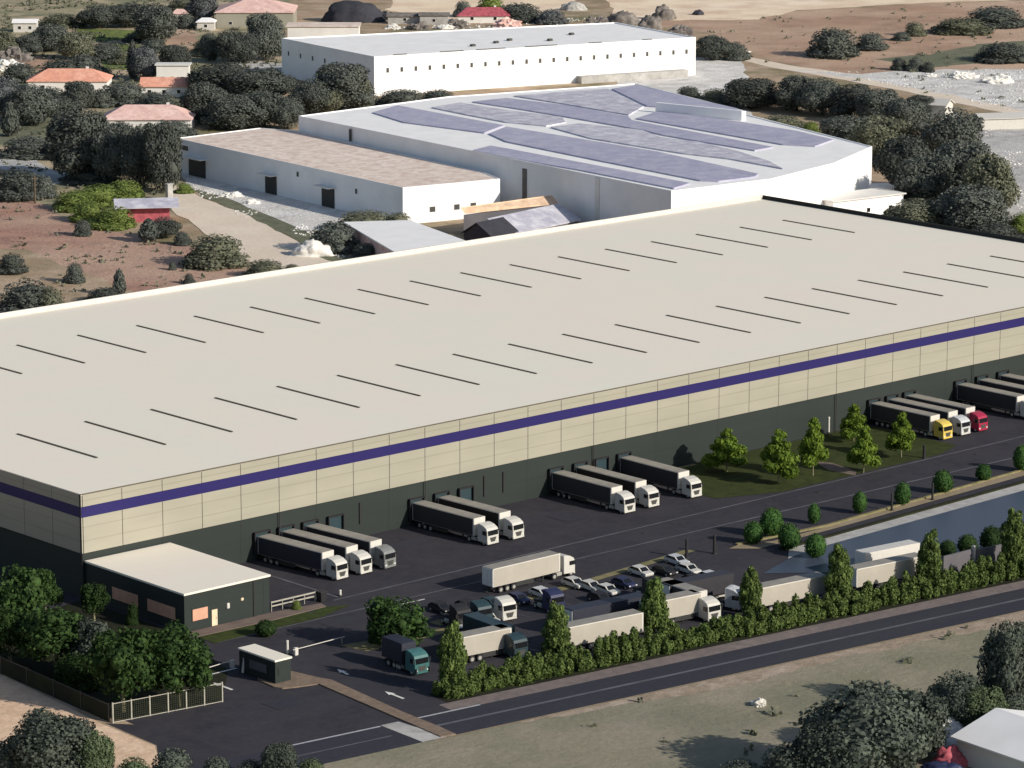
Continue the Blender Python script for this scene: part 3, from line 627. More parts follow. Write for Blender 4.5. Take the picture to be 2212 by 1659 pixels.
def truckparts(Lt):
    if Lt in PARTS: return PARTS[Lt]
    P = {}
    P['trailer_body'] = MB().box(0, Lt, -1.24, 1.24, 1.15, 3.97).mesh('trailer_body', M['white'], 0.05)
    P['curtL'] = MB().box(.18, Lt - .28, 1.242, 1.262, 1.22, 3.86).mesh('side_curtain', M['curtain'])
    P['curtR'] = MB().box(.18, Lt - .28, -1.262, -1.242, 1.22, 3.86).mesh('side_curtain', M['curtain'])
    P['roof_panel'] = MB().box(.1, Lt - .1, -1.18, 1.18, 3.972, 3.99).mesh('roof_panel', M['trroof'])
    P['rearL'] = MB().box(-.05, -.002, .02, 1.18, 1.25, 3.85).mesh('rear_door', M['offwhite'])
    P['rearR'] = MB().box(-.05, -.002, -1.18, -.02, 1.25, 3.85).mesh('rear_door', M['offwhite'])
    P['chassis'] = MB().box(.3, Lt + 2.0, -.5, .5, .75, 1.12).box(.2, .35, -1.15, 1.15, .45, .752).mesh('chassis', M['chassis'])
    for s_ in (-1, 1):
        P['skirt%d' % s_] = MB().box(4.6, 8.2, s_ * 1.14 - .06, s_ * 1.14 + .06, .45, 1.1).mesh('side_guard', M['chassis'])
        P['leg%d' % s_] = MB().box(Lt - 3.2, Lt - 3.0, s_ * .67 - .08, s_ * .67 + .08, .08, 1.1).mesh('landing_leg', M['chassis'])
    PARTS[Lt] = P; return P
prof = [(.0, .55), (2.22, .42), (2.30, .60), (2.32, 1.75), (2.24, 2.62), (2.02, 3.02), (1.35, 3.42), (.5, 3.62), (.02, 3.60), (0, 2.4)]
CABM = loft(prof, 1.23).mesh('cab', M['cabw'], 0, False)
CABP = dict(
    windshield=MB().add([(2.325, -1.1, 1.80), (2.325, 1.1, 1.80), (2.262, 1.08, 2.60), (2.262, -1.08, 2.60), (2.28, -1.1, 1.80), (2.28, 1.1, 1.80), (2.2, 1.08, 2.60), (2.2, -1.08, 2.60)], [(0, 1, 2, 3), (4, 7, 6, 5), (0, 4, 5, 1), (1, 5, 6, 2), (2, 6, 7, 3), (3, 7, 4, 0)]).mesh('windshield', M['glass']),
    sun_visor=MB().add([(2.27, -1.1, 2.60), (2.27, 1.1, 2.60), (2.45, 1.05, 2.52), (2.45, -1.05, 2.52), (2.27, -1.1, 2.66), (2.27, 1.1, 2.66), (2.45, 1.05, 2.56), (2.45, -1.05, 2.56)], [(0, 1, 2, 3), (4, 7, 6, 5), (0, 4, 5, 1), (1, 5, 6, 2), (2, 6, 7, 3), (3, 7, 4, 0)]).mesh('sun_visor', M['glass']),
    grille=MB().add([(2.34, -.72, 1.45), (2.34, .72, 1.45), (2.335, .42, .68), (2.335, -.42, .68), (2.28, -.72, 1.45), (2.28, .72, 1.45), (2.28, .42, .68), (2.28, -.42, .68)], [(0, 3, 2, 1), (4, 5, 6, 7), (0, 1, 5, 4), (1, 2, 6, 5), (2, 3, 7, 6), (3, 0, 4, 7)]).mesh('grille', M['grille']),
    bumper=MB().box(2.0, 2.38, -1.22, 1.22, .30, .58).mesh('bumper', M['cabw'], .05),
)
HL = MB().box(2.30, 2.35, .78, 1.12, .66, .90).mesh('headlight', M['lamp'])
SW = MB().box(1.15, 2.02, 1.215, 1.25, 1.85, 2.55).mesh('side_window', M['glass'])
MR = MB().box(2.1, 2.28, 1.28, 1.5, 1.9, 2.6).mesh('mirror', M['black'], .04)
TANK = MB().box(-1.1, .1, .8, 1.2, .45, 1.0).mesh('fuel_tank', M['rim'], .1)
def flipy(me):
    m2 = me.copy(); m2.transform(Matrix.Scale(-1, 4, (0, 1, 0))); m2.flip_normals(); return m2
HL2, SW2, MR2, TANK2 = flipy(HL), flipy(SW), flipy(MR), flipy(TANK)
def truck(label, loc, rot, body='white', side='curtain', roofm='trroof', cab='cabw', Lt=13.6, group=None, tractor=True, name='articulated_truck'):
    t = thing(name, label, 'truck' if tractor else 'trailer', loc, rot, group); P = truckparts(Lt)
    b = inst('trailer_body', P['trailer_body'], t, mats={0: M[body]})
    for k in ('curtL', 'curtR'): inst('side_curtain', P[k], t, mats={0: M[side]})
    inst('roof_panel', P['roof_panel'], t, mats={0: M[roofm]})
    for k in ('rearL', 'rearR'): inst('rear_door', P[k], t)
    inst('chassis', P['chassis'], t)
    for s_ in (-1, 1): inst('side_guard', P['skirt%d' % s_], t); inst('landing_leg', P['leg%d' % s_], t)
    def wheel(x, y):
        w_ = inst('wheel', WHL, t, (x, y, 0)); inst('rim', RIM, w_)
    for x in (1.6, 2.9, 4.2):
        for y in (-1.04, 1.04): wheel(x, y)
    if not tractor: return t
    x0 = Lt + .75
    c = inst('cab', CABM, t, (x0, 0, 0.04), 0, (1, 1, .92), mats={0: M[cab]})
    for k in ('windshield', 'sun_visor', 'grille'): inst(k, CABP[k], c)
    inst('bumper', CABP['bumper'], c, mats={0: M[cab]})
    for a, b_ in (('headlight', (HL, HL2)), ('side_window', (SW, SW2)), ('mirror', (MR, MR2))):
        for me in b_: inst(a, me, c)
    for me in (TANK, TANK2): inst('fuel_tank', me, t, (x0 - .4, 0, 0))
    for x in (x0 + 1.5, x0 - 1.9):
        for y in (-1.04, 1.04): wheel(x, y)
    return t
gd = 'trucks backed up to the loading docks'
def docked(label, k, y=-0.35, **kw):
    a = math.radians({0: 5.0, 1: 5.0, 2: 5.0, 4: 2.0, 5: 2.0, 10: -1.2}.get(k, 0)); return truck(label, (DOCKS[k], y, 0), -PI / 2 + a, group=gd, Lt=14.3, **kw)
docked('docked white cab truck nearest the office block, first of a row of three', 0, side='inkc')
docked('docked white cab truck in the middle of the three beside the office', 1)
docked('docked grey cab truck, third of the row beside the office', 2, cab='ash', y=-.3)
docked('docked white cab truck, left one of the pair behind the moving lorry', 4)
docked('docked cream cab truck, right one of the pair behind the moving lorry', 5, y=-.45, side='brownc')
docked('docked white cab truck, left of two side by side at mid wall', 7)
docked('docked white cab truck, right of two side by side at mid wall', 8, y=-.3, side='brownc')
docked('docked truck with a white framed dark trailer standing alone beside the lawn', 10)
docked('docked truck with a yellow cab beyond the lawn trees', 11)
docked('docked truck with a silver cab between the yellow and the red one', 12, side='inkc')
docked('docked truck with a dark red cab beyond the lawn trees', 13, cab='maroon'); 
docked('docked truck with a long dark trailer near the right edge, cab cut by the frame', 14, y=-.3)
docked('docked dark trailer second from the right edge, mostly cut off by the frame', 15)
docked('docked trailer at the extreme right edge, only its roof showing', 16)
for o in COL.objects:
    if o.name.startswith('articulated_truck') and 'yellow cab' in o['label']:
        for c in o.children:
            if c.name.startswith('cab'):
                c.material_slots[0].material = M['yellow']
                for g in c.children:
                    if g.name.startswith('bumper'): g.material_slots[0].material = M['yellow']
    elif o.name.startswith('articulated_truck') and 'silver cab between' in o['label']:
        for c in o.children:
            if c.name.startswith('cab'): c.material_slots[0].material = M['silver']
q = at(1065.5, 1269.5, 1.15)
truck('white articulated lorry driving along the yard lane', (q.x, q.y + 1.25, 0), 0, side='box', roofm='trroof')
# vehicles parked in the lorry park behind the hedge
gp = 'lorries parked behind the hedge'
def parked(label, px, py, rot=RA, z=1.3, **kw):
    p = at(px, py, z); return truck(label, (p.x, p.y + 1.2, 0), rot, group=gp, **kw)
parked('parked white box trailer, leftmost behind the hedge beside the dark green lorry', 985, 1420, side='box', Lt=9.6, tractor=False, name='box_trailer')
parked('parked long white trailer seen between the second and third hedge trees', 1225, 1396, side='box', tractor=False, name='box_trailer')
parked('parked white trailer seen just right of the third hedge tree', 1405, 1342, side='box', Lt=9.6, tractor=False, name='box_trailer')
parked('parked white trailer beside the white cabbed lorry, right of the fourth hedge tree', 1634, 1311, side='box', tractor=False, name='box_trailer')
parked('parked white trailer between the fifth and sixth hedge trees', 1852, 1267, side='box', tractor=False, name='box_trailer')
p = at(1868, 1232, 1.3); truck('parked white trailer behind the other, nearest the pond', (p.x, p.y + 1.0, 0), RA, side='white', roofm='white', group=gp, tractor=False, Lt=11.0, name='box_trailer')
def nose(label, px, py, back=16.65, **kw):
    p = at(px, py); a = -PI / 2 + RA + .04
    return truck(label, (p.x - math.cos(a) * back, p.y - math.sin(a) * back, 0), a, group=gp, **kw)
nose('blue lorry with a teal front parked at the left end of the hedge', 912, 1459, body='inkc', side='inkc', roofm='inkc', cab='teal', back=7.85, Lt=4.8)  # body, sides and roof darkened: the tree's shadow is in their colour
nose('dark green lorry parked nose to the hedge beside the second hedge tree', 1128, 1425, body='petrol', side='petrol', roofm='petrol', cab='petrol', back=12.2, Lt=9.0)
nose('white cabbed lorry parked nose to the hedge left of the fourth hedge tree', 1545, 1345, side='curtain', back=12.2, Lt=9.0)

parked('parked dark blue trailer just behind the long white one', 1238, 1358, side='inkc', body='inkc', roofm='inkc', tractor=False, name='box_trailer')
parked('parked dark trailer just behind the third white one', 1448, 1303, side='curtain', body='curtain', roofm='curtain', Lt=12.0, tractor=False, name='box_trailer')
def tractor(label, px, py, rot, cab):
    p = at(px, py); t = thing('tractor_unit', label, 'truck', p, rot, 'tractor units without trailers')
    build(MB().box(-3.2, 1.6, -.5, .5, .75, 1.12), 'chassis', M['chassis'], t)
    c = inst('cab', CABM, t, (0, 0, .04), 0, (1, 1, .92), {0: M[cab]})
    for k in ('windshield', 'sun_visor', 'grille'): inst(k, CABP[k], c)
    inst('bumper', CABP['bumper'], c, mats={0: M[cab]})
    for a, b_ in (('headlight', (HL, HL2)), ('side_window', (SW, SW2)), ('mirror', (MR, MR2))):
        for me in b_: inst(a, me, c)
    build(MB().tube([(-1.9, 0, 1.12), (-1.9, 0, 1.25)], .5, 12), 'coupling_plate', M['black'], t)
    for me in (TANK, TANK2): inst('fuel_tank', me, t, (-.4, 0, 0))
    for x in (1.5, -1.9):
        for y in (-1.04, 1.04):
            w_ = inst('wheel', WHL, t, (x, y, 0)); inst('rim', RIM, w_)
tractor('black tractor unit beside the first hedge tree, left of the white box trailer', 985, 1352, -1.7, 'black')
tractor('dark green tractor unit behind the white box trailer', 1030, 1344, -1.7, 'petrol')
tractor('white tractor unit behind the white box trailer next to the dark green lorry', 1082, 1335, -1.7, 'cabw')
tractor('navy tractor unit just right of the dark green lorry', 1186, 1318, -1.7, 'navy')
tractor('black tractor unit above the third hedge tree', 1400, 1292, -1.7, 'black')
tractor('grey tractor unit behind the white cabbed lorry', 1572, 1314, -1.2, 'silver')

# ------------------------------------------------------------------ cars in the staff car park
bodyp = [(-2.05, .35), (2.0, .32), (2.1, .55), (2.05, .78), (1.1, .92), (.45, 1.38), (-1.15, 1.42), (-1.9, 1.0), (-2.1, .9)]
glassp = [(1.0, .93), (.42, 1.36), (-1.1, 1.40), (-1.75, 1.0)]
CARB = loft([(x, z) for x, z in bodyp], .86).mesh('body', M['cabw'], 0, False)
CARG = MB().add([(x, s * .872, z) for s in (-1, 1) for x, z in glassp], [(0, 1, 2, 3), (7, 6, 5, 4), (0, 4, 5, 1), (2, 6, 7, 3)]).mesh('side_window', M['glass'])
CARS = MB().add([(1.12, -.7, .93), (1.12, .7, .93), (.47, .62, 1.375), (.47, -.62, 1.375), (1.06, -.7, .90), (1.06, .7, .90), (.40, .62, 1.35), (.40, -.62, 1.35)], [(0, 1, 2, 3), (4, 7, 6, 5), (0, 4, 5, 1), (1, 5, 6, 2), (2, 6, 7, 3), (3, 7, 4, 0)]).mesh('windscreen', M['glass'])
CW, CR = wheelmesh(.32, .2), rimmesh(.32, .2)
CHL = MB().box(2.0, 2.1, .5, .8, .58, .74).mesh('headlight', M['lamp']); CHL2 = flipy(CHL)
def car(label, px, py, rot, paint):
    p = at(px, py); t = thing('parked_car', label, 'car', p, rot, 'cars in the staff car park')
    inst('body', CARB, t, mats={0: M[paint]}); inst('side_window', CARG, t); inst('windscreen', CARS, t)
    for me in (CHL, CHL2): inst('headlight', me, t)
    for x in (-1.3, 1.3):
        for y in (-.78, .78):
            w_ = inst('wheel', CW, t, (x, y, 0)); inst('rim', CR, w_)
car('white parked car second behind the third white trailer, nearest the verge', 1240, 1268, -1.62, 'cabw')
car('white parked car right beside the roof of the long white trailer', 1312, 1283, -1.62, 'cabw')
car('white parked car above the third hedge tree', 1384, 1243, -1.62, 'cabw')
car('white parked car near the black gate post', 1487, 1238, -1.62, 'cabw')
car('black parked car between the white ones and the gate post', 1436, 1241, -1.62, 'black')
car('small white parked car at the back of the bays under the gate post', 1462, 1219, -1.62, 'silver')
car('black parked car at the left end of the bays by the big tree', 952, 1322, -1.62, 'black')
car('black parked car left of the dark green lorry', 1010, 1318, -1.62, 'black')
car('dark parked car above the white box trailer', 1062, 1312, -1.62, 'petrol')
car('white parked car above the leftmost box trailer', 1052, 1345, -1.62, 'cabw')
car('dark blue parked car in front of the moving lorry wheels', 1120, 1302, -1.62, 'navy')
car('silver parked car right of the dark green lorry', 1170, 1290, -1.62, 'silver')
car('white parked car beside the white cabbed lorry', 1560, 1290, -.3, 'cabw')

car('white parked car touching the verge, left of the pair above the long white trailer', 1276, 1275, -1.62, 'cabw')
car('navy parked car between the white pair and the third hedge tree', 1348, 1268, -1.62, 'navy')
car('black parked car in the second row above the long white trailer', 1296, 1300, -1.62, 'black')
car('white parked car left of the white tractor unit, in the second row', 1002, 1372, -.2, 'cabw')
car('black parked car in the second row near the gate posts', 1500, 1262, -1.62, 'black')
car('silver parked car in the second row above the fourth hedge tree', 1535, 1255, -1.62, 'silver')
# ------------------------------------------------------------------ buildings beyond the warehouse
def block(name, label, cat, pts, h, wallm, roofm, par=0.5, inset=0.35):
    """flat-roofed hall on the ground corners pts: walls, recessed roof deck, parapet"""
    t = thing(name, label, cat)
    P = [Vector((p[0], p[1])) for p in pts]
    c = sum(P, Vector((0, 0))) / len(P)
    I = [p + (c - p).normalized() * inset * 1.4 for p in P]
    build(MB().prism([p[:] for p in I], 0, h - par), 'wall', wallm, t)
    mb = MB()
    for i in range(len(P)):
        j = (i + 1) % len(P)
        mb.prism([P[i][:], P[j][:], I[j][:], I[i][:]], 0, h)
    build(mb, 'outer_wall', wallm, t)
    build(MB().prism([p[:] for p in I], h - par - .02, h - par + .12), 'roof', roofm, t)
    return t, P, I
# the long white hall at the back
hc = 12.0
pc = [at(808, 122, hc), at(1503, 80, hc), at(1330, 48, hc), at(608, 82, hc)]
tC, PC, IC = block('white_hall', 'long white hall with a row of small square windows, farthest back', 'building', pc, hc, M['whitewall'], M['whiteroof'], 0.45)
def wall_windows(t, a, b, n, s0, s1, z0, z1, wd, mat=None):
    d = (b - a); u = d.normalized(); nn = Vector((u.y, -u.x))
    cc = sum(PC, Vector((0, 0))) / len(PC)
    if (a + nn - cc).length < (a - cc).length: nn = -nn
    for i in range(n):
        q = a + d * (s0 + (s1 - s0) * i / max(1, n - 1))
        e = [q - u * wd / 2, q + u * wd / 2]
        f = MB().prism([e[0] + nn * .1 - u * .14, e[1] + nn * .1 + u * .14, e[1] - nn * .1 + u * .14, e[0] - nn * .1 - u * .14], z0 - .14, z1 + .14)
        o = build(f, 'window', M['whitewall'], t)
        g = MB().prism([e[0] + nn * .13, e[1] + nn * .13, e[1] + nn * .08, e[0] + nn * .08], z0, z1); build(g, 'pane', M['grille'], o)
wall_windows(tC, PC[0], PC[1], 23, .04, .97, 6.9, 8.3, .85)
wall_windows(tC, PC[0], PC[3], 7, .12, .92, 6.9, 8.3, .85)
u = (PC[1] - PC[0]).normalized()
for s0, s1 in ((.06, .1), (.2, .27), (.31, .4), (.46, .56), (.66, .7), (.83, .86)):
    a, b = PC[0].lerp(PC[1], s0), PC[0].lerp(PC[1], s1); n = Vector((-u.y, u.x)) * .5
    build(MB().prism([a + n * .2, b + n * .2, b + n * 1.4, a + n * 1.4], hc, hc + .22), 'gutter', M['grille'], tC)
for s, o in ((.35, 12), (.5, 20), (.6, 14), (.72, 25), (.44, 16)):
    a = PC[0].lerp(PC[1], s) + Vector((-u.y, u.x)) * o
    build(MB().box(a.x - .8, a.x + .8, a.y - .6, a.y + .6, hc - .4, hc + .35), 'roof_vent', M['grille'], tC, .1)
e0, e1 = PC[0].lerp(PC[1], .62), PC[0].lerp(PC[1], .96); nn = Vector((u.y, -u.x))
build(MB().prism([e0, e1, e1 + nn * 3.2, e0 + nn * 3.2], 0, 2.2), 'loading_ramp', M['concrete'], tC)
# the white hall with blue-grey roof bays
hb = 13.0
pb = [at(1450, 412, hb), at(1665, 386, hb), at(1800, 352, hb), at(1884, 316, hb), at(1610, 246, hb), at(1605, 238, hb), at(1372, 180, hb), at(968, 208, hb), at(645, 250, hb)]
tB, PB, IB = block('bayed_hall', 'wide white hall whose roof carries long blue grey sheets in bays', 'building', pb, hb, M['whitewall'], M['whiteroof'], 0.35)
def roofstrip(pts, mat, z=hb - .23, th=.34):
    mb = MB().prism([at(x, y, z) for x, y in pts], z - .35, z + th); return build(mb, 'roof_sheet', mat, tB)
for pts, mt in (
    ([(1021, 327), (1060, 317), (1094, 323), (1490, 398), (1455, 409), (1250, 369), (1094, 342)], 'solar'),
    ([(1057, 291), (1094, 276), (1420, 330), (1638, 378), (1630, 384), (1552, 394), (1512, 392), (1300, 350), (1094, 308)], 'solar'),
    ([(805, 245), (859, 230), (1089, 273), (1046, 289), (872, 266)], 'solar'),
    ([(932, 234), (995, 224), (1094, 240), (1214, 255), (1222, 266), (1180, 274), (1094, 266), (1010, 250)], 'greysheet'),
    ([(1190, 277), (1251, 269), (1386, 283), (1428, 299), (1511, 309), (1597, 330), (1660, 350), (1690, 366), (1576, 345), (1472, 333), (1277, 301)], 'greysheet'),
    ([(1020, 222), (1094, 214), (1225, 230), (1357, 254), (1365, 262), (1670, 320), (1630, 327), (1433, 294), (1389, 283), (1199, 250), (1094, 233)], 'solar'),
    ([(1110, 209), (1277, 196), (1312, 194), (1390, 232), (1358, 250), (1225, 227)], 'greysheet'),
    ([(1424, 242), (1602, 266), (1720, 285), (1800, 304), (1760, 318), (1690, 314), (1374, 258)], 'solar'),
    ([(1322, 194), (1372, 186), (1590, 236), (1590, 252), (1460, 236), (1398, 231)], 'solar')):
    roofstrip(pts, M[mt])
build(MB().prism([at(1602, 233, hb + 3.2), at(1612, 233, hb + 3.2), at(1420, 214, hb + 3.2), at(1416, 215, hb + 3.2)], hb - .3, hb + 2.4), 'roof_wall', M['whitewall'], tB)
for px, py in ((1160, 425), (1308, 435)):
    a = PB[0].lerp(PB[8], (1450 - px) / 805 + .0); uu = (PB[8] - PB[0]).normalized(); nn = Vector((-uu.y, uu.x)); nn = nn if nn.x < 0 else -nn
    build(MB().prism([a - uu * .8 + nn * .2, a + uu * .8 + nn * .2, a + uu * .8 - nn * .1, a - uu * .8 - nn * .1], 0.2, 11.2 if px < 1200 else 12.6), 'wall_pilaster', M['rock'] if px < 1200 else M['offwhite'], tB)
a = PB[0].lerp(PB[8], .84); build(MB().tube([(a.x - .5, a.y, 9.2), (a.x - .5, a.y, 12.4)], .35, 8), 'flue', M['grille'], tB)
# the low hall with the gravel roof
ha = 9.0
pa = [at(870, 405, ha), at(1080, 386, ha), at(1045, 372, ha), at(640, 282, ha), at(560, 276, ha), at(380, 298, ha)]
tA, PA, IA = block('gravel_roof_hall', 'low white hall with a tan gravel roof in front of the bayed one', 'building', pa, ha, M['whitewall'], M['tanroof'], 0.3)
uu = (PA[5] - PA[0]).normalized(); nn = Vector((-uu.y, uu.x)); nn = nn if nn.x < 0 else -nn
for s, wd, z0, z1 in ((.31, 3.4, 0.1, 5.4), (.56, 3.2, 0.1, 5.2), (.90, 5.0, .1, 5.2)):
    a = PA[0].lerp(PA[5], s)
    build(MB().prism([a - uu * wd + nn * 2.4, a + uu * wd + nn * 2.4, a + uu * wd - nn * .1, a - uu * wd - nn * .1], z1 - .25, z1), 'canopy', M['offwhite'], tA)
    d = build(MB().prism([a - uu * wd * .8 + nn * .14, a + uu * wd * .8 + nn * .14, a + uu * wd * .8 - nn * .1, a - uu * wd * .8 - nn * .1], z0, z1 - .3), 'loading_door', M['chassis'], tA)
for s, z in ((.19, 5.6), (.44, 6.6), (.97, 6.9)):
    a = PA[0].lerp(PA[5], s); wd = .45 if s < .9 else 3.0
    f = build(MB().prism([a - uu * (wd + .15) + nn * .1, a + uu * (wd + .15) + nn * .1, a + uu * (wd + .15) - nn * .1, a - uu * (wd + .15) - nn * .1], z - .75, z + .75), 'window', M['whitewall'], tA)
    build(MB().prism([a - uu * wd + nn * .14, a + uu * wd + nn * .14, a + uu * wd + nn * .05, a - uu * wd + nn * .05], z - .6, z + .6), 'pane', M['grille'], f)
vv = (PA[1] - PA[0]).normalized(); mm = Vector((vv.y, -vv.x))
for s in (.3, .55, .72):
    a = PA[0].lerp(PA[1], s)
    f = build(MB().prism([a - vv * .9 - mm * .1, a + vv * .9 - mm * .1, a + vv * .9 + mm * .1, a - vv * .9 + mm * .1], 2.3, 3.9), 'window', M['whitewall'], tA)
    build(MB().prism([a - vv * .75, a + vv * .75, a + vv * .75 + mm * .14, a - vv * .75 + mm * .14], 2.45, 3.75), 'pane', M['grille'], f)

# houses and sheds
def house(name, label, px, py, Ln, Wd, wallh, ridgeh, wallm, roofm, rot=-42.0, hip=0.0, cat='house', two=None, over=.5, wins=3):
    p = at(px, py) if py is not None else px; t = thing(name, label, cat, p, math.radians(rot))
    l, w_ = Ln / 2, Wd / 2
    build(MB().box(-l, l, -w_, w_, 0, wallh), 'wall', M[wallm], t)
    lo, wo = l + over, w_ + over; h = hip * Wd / 2
    if ridgeh > wallh + .4:
        lw, rw = MB(), MB(); th = .22
        A = [(-lo, -wo, wallh), (lo, -wo, wallh), (lo - h, 0, ridgeh), (-lo + h, 0, ridgeh)]
        B = [(lo, wo, wallh), (-lo, wo, wallh), (-lo + h, 0, ridgeh), (lo - h, 0, ridgeh)]
        def slab(mb, q): n = len(q); mb.add([(x, y, z + .02) for x, y, z in q] + [(x, y, z + th) for x, y, z in q], [tuple(range(n))[::-1], tuple(range(n, 2 * n))] + [(i, (i + 1) % n, n + (i + 1) % n, n + i) for i in range(n)])
        slab(lw, A); slab(rw, B)
        build(lw, 'roof', M[roofm], t); build(rw, 'roof', M[two or roofm], t)
        if h:
            for q in ([(lo, -wo, wallh), (lo, wo, wallh), (lo - h, 0, ridgeh)], [(-lo, wo, wallh), (-lo, -wo, wallh), (-lo + h, 0, ridgeh)]):
                e = MB(); slab(e, q); build(e, 'roof_hip', M[roofm], t)
        else:
            for s in (-1, 1):
                g2 = MB().add([(s * l, -w_, wallh), (s * l, w_, wallh), (s * l, 0, ridgeh), (s * (l - .2), -w_, wallh), (s * (l - .2), w_, wallh), (s * (l - .2), 0, ridgeh)], [(0, 1, 2), (5, 4, 3), (0, 3, 4, 1), (1, 4, 5, 2), (2, 5, 3, 0)])
                build(g2, 'gable', M[wallm], t)
        if hip and Ln > 10: build(MB().box(l * .4, l * .4 + .8, .6, 1.4, wallh, ridgeh + .7), 'chimney', M[wallm], t)
    else:
        build(MB().box(-lo, lo, -wo, wo, wallh, wallh + .3), 'roof', M[roofm], t)
    for k in range(wins):
        x = -l + Ln * (k + .6) / (wins + .2); o = build(MB().box(x - .6, x + .6, -w_ - .06, -w_ + .05, 1.0, 2.2), 'window', M['offwhite'], t)
        build(MB().box(x - .5, x + .5, -w_ - .09, -w_ - .03, 1.1, 2.1), 'pane', M['glass'], o)
    return t
house('house', 'house with a wide orange tiled hip roof behind dark trees at the left', 152, 193, 24, 13, 3.2, 6.2, 'offwhite', 'orange', hip=.9)
house('house', 'house with a lower orange roof below a white block, left of the dark trees', 358, 205, 14, 9, 3.0, 5.2, 'offwhite', 'orange', hip=.0)
house('annex', 'white flat-topped block behind the orange roof', 375, 178, 10, 5, 5.6, 5.6, 'offwhite', 'offwhite', cat='building')
house('house', 'house with a faded pink hip roof between the dark trees at the left', 322, 276, 25, 14, 3.2, 6.4, 'offwhite', 'pink', hip=.9)
house('villa', 'large pink roofed villa with cream walls at the top of the picture', 555, 52, 27, 22, 5.2, 9.0, 'cream', 'pink', hip=1.0)
house('cottage', 'small white cottage among the shrubs at the top left', 56, 68, 8, 5, 3.2, 4.2, 'white', 'whiteroof', cat='house', wins=2)
house('hut', 'small white hut with a pinkish roof left of the villa', 390, 46, 5, 4, 2.8, 4.2, 'white', 'pink', hip=.8, wins=1)
house('hut', 'small white hut with a white roof in front of the villa', 446, 64, 6, 5, 2.8, 4.0, 'white', 'whiteroof', hip=.8, wins=1)
house('annex', 'tan flat-roofed building just behind the left end of the farthest hall', 700, 92, 24, 10, 6.0, 6.0, 'offwhite', 'tanroof', cat='building')
house('shack', 'low grey shack in the row behind the farthest hall', 875, 50, 12, 5, 2.6, 3.6, 'concrete', 'rock', cat='shed', wins=1)
house('shack', 'low brown shack among debris behind the farthest hall', 938, 52, 10, 5, 3.2, 4.0, 'concrete', 'rock', cat='shed', wins=1)
house('pavilion', 'pavilion with a bright pinkish red roof behind the farthest hall', 1045, 47, 18, 8, 2.4, 5.0, 'offwhite', 'red', hip=.9, cat='house', wins=2)
def slabroof(mb, q, th):
    n = len(q); mb.add([(p.x, p.y, p.z) for p in q] + [(p.x, p.y, p.z + th) for p in q], [tuple(range(n))[::-1], tuple(range(n, 2 * n))] + [(i, (i + 1) % n, n + (i + 1) % n, n + i) for i in range(n)]); return mb
t = thing('shed', 'shed with one tan and one grey roof slope in front of the white halls', 'shed')
T_ = [at(1005, 462, 5.2), at(1206, 441, 5.2), at(1192, 423, 6.6), at(995, 450, 6.6)]
G_ = [at(1105, 508, 2.6), at(1256, 476, 2.6), at(1207, 441, 5.3), at(1052, 474, 5.3)]
build(slabroof(MB(), T_, .2), 'roof', M['tan'], t); build(slabroof(MB(), G_, .2), 'roof', M['greysheet'], t)
for q, h in ((T_, 5.0), (G_, 2.5)):
    c = sum(q, Vector()) / 4; build(MB().prism([(p + (c - p) * .06)[:2] for p in q], 0, h), 'wall', M['greywall'], t)
t = thing('shed', 'white flat-roofed shed just behind the warehouse roof edge', 'shed')
W_ = [at(868, 556, 4.4), at(1010, 524, 4.4), at(885, 478, 4.4), at(742, 482, 4.4)]
build(slabroof(MB(), W_, .3), 'roof', M['whiteroof'], t); c = sum(W_, Vector()) / 4
build(MB().prism([(p + (c - p) * .05)[:2] for p in W_], 0, 4.38), 'wall', M['pink'], t)
house('shed', 'small dark gabled shed at the left of the tan and grey roofed one', 1058, 536, 9, 8, 3.6, 6.4, 'slate', 'slate', rot=10, cat='shed', wins=0)
house('carport', 'open shelter with a pale lilac roof and red walls beside the track', 316, 474, 11, 7, 3.6, 5.0, 'red', 'greysheet', rot=-34, cat='shed', wins=0, over=2.2)
house('shed', 'cut-off building with white awnings at the far right edge', 2160, 275, 14, 8, 3.0, 4.0, 'white', 'white', rot=-30, cat='shed', wins=0)
house('shed', 'small white shed with a pitched roof above the dark trees at the right', 2015, 250, 10, 6, 3.4, 5.0, 'white', 'white', rot=-70, cat='shed', wins=0)
house('shed', 'white flat-roofed shed behind the right corner of the warehouse', 1850, 462, 22, 9, 4.5, 4.5, 'whitewall', 'offwhite', rot=-8, cat='shed', wins=3)
_q = at(2043, 1598, 3.4); house('barn', 'pale roofed barn at the bottom right corner of the picture', Vector((_q.x + 8.6, _q.y - 13.6, 0)), None, 26, 15, 3.2, 5.4, 'offwhite', 'whiteroof', rot=86, cat='barn', wins=0, over=.6)

IC4 = ico(4)
def lump(name, label, cat, px, py, wd, dp, h, mat, seed, group=None, rough=.28):
    p = at(px, py); t = None
    vs, fs = IC4; mb = MB()
    vv = []
    for b in vs:
        k = 1 + rough * mnoise.noise((b[0] * 1.7 + seed, b[1] * 1.7, b[2] * 1.7)) + rough * .7 * mnoise.noise((b[0] * 4.5, b[1] * 4.5 + seed, b[2] * 4.5)) + rough * .4 * mnoise.noise((b[0] * 11, b[1] * 11 + seed, b[2] * 11))
        vv.append((b[0] * wd / 2 * k, b[1] * dp / 2 * k, max(-.05, b[2] * h * k)))
    o = build(mb.add(vv, fs), name, M[mat], None, 0, rough < .4); o.location = p; o.rotation_euler = (0, 0, math.radians(-42))
    return tag(o, label, cat, group)
lump('plastic_sheet', 'crumpled white plastic sheet lying alone on the olive field', 'sheet', 1638, 1524, 2.2, 1.6, .8, 'white', 3, rough=.6)
lump('tarpaulin', 'lumpy white tarpaulin heap above the barn roof', 'tarpaulin', 2072, 1556, 4.6, 2.6, 1.5, 'white', 5)
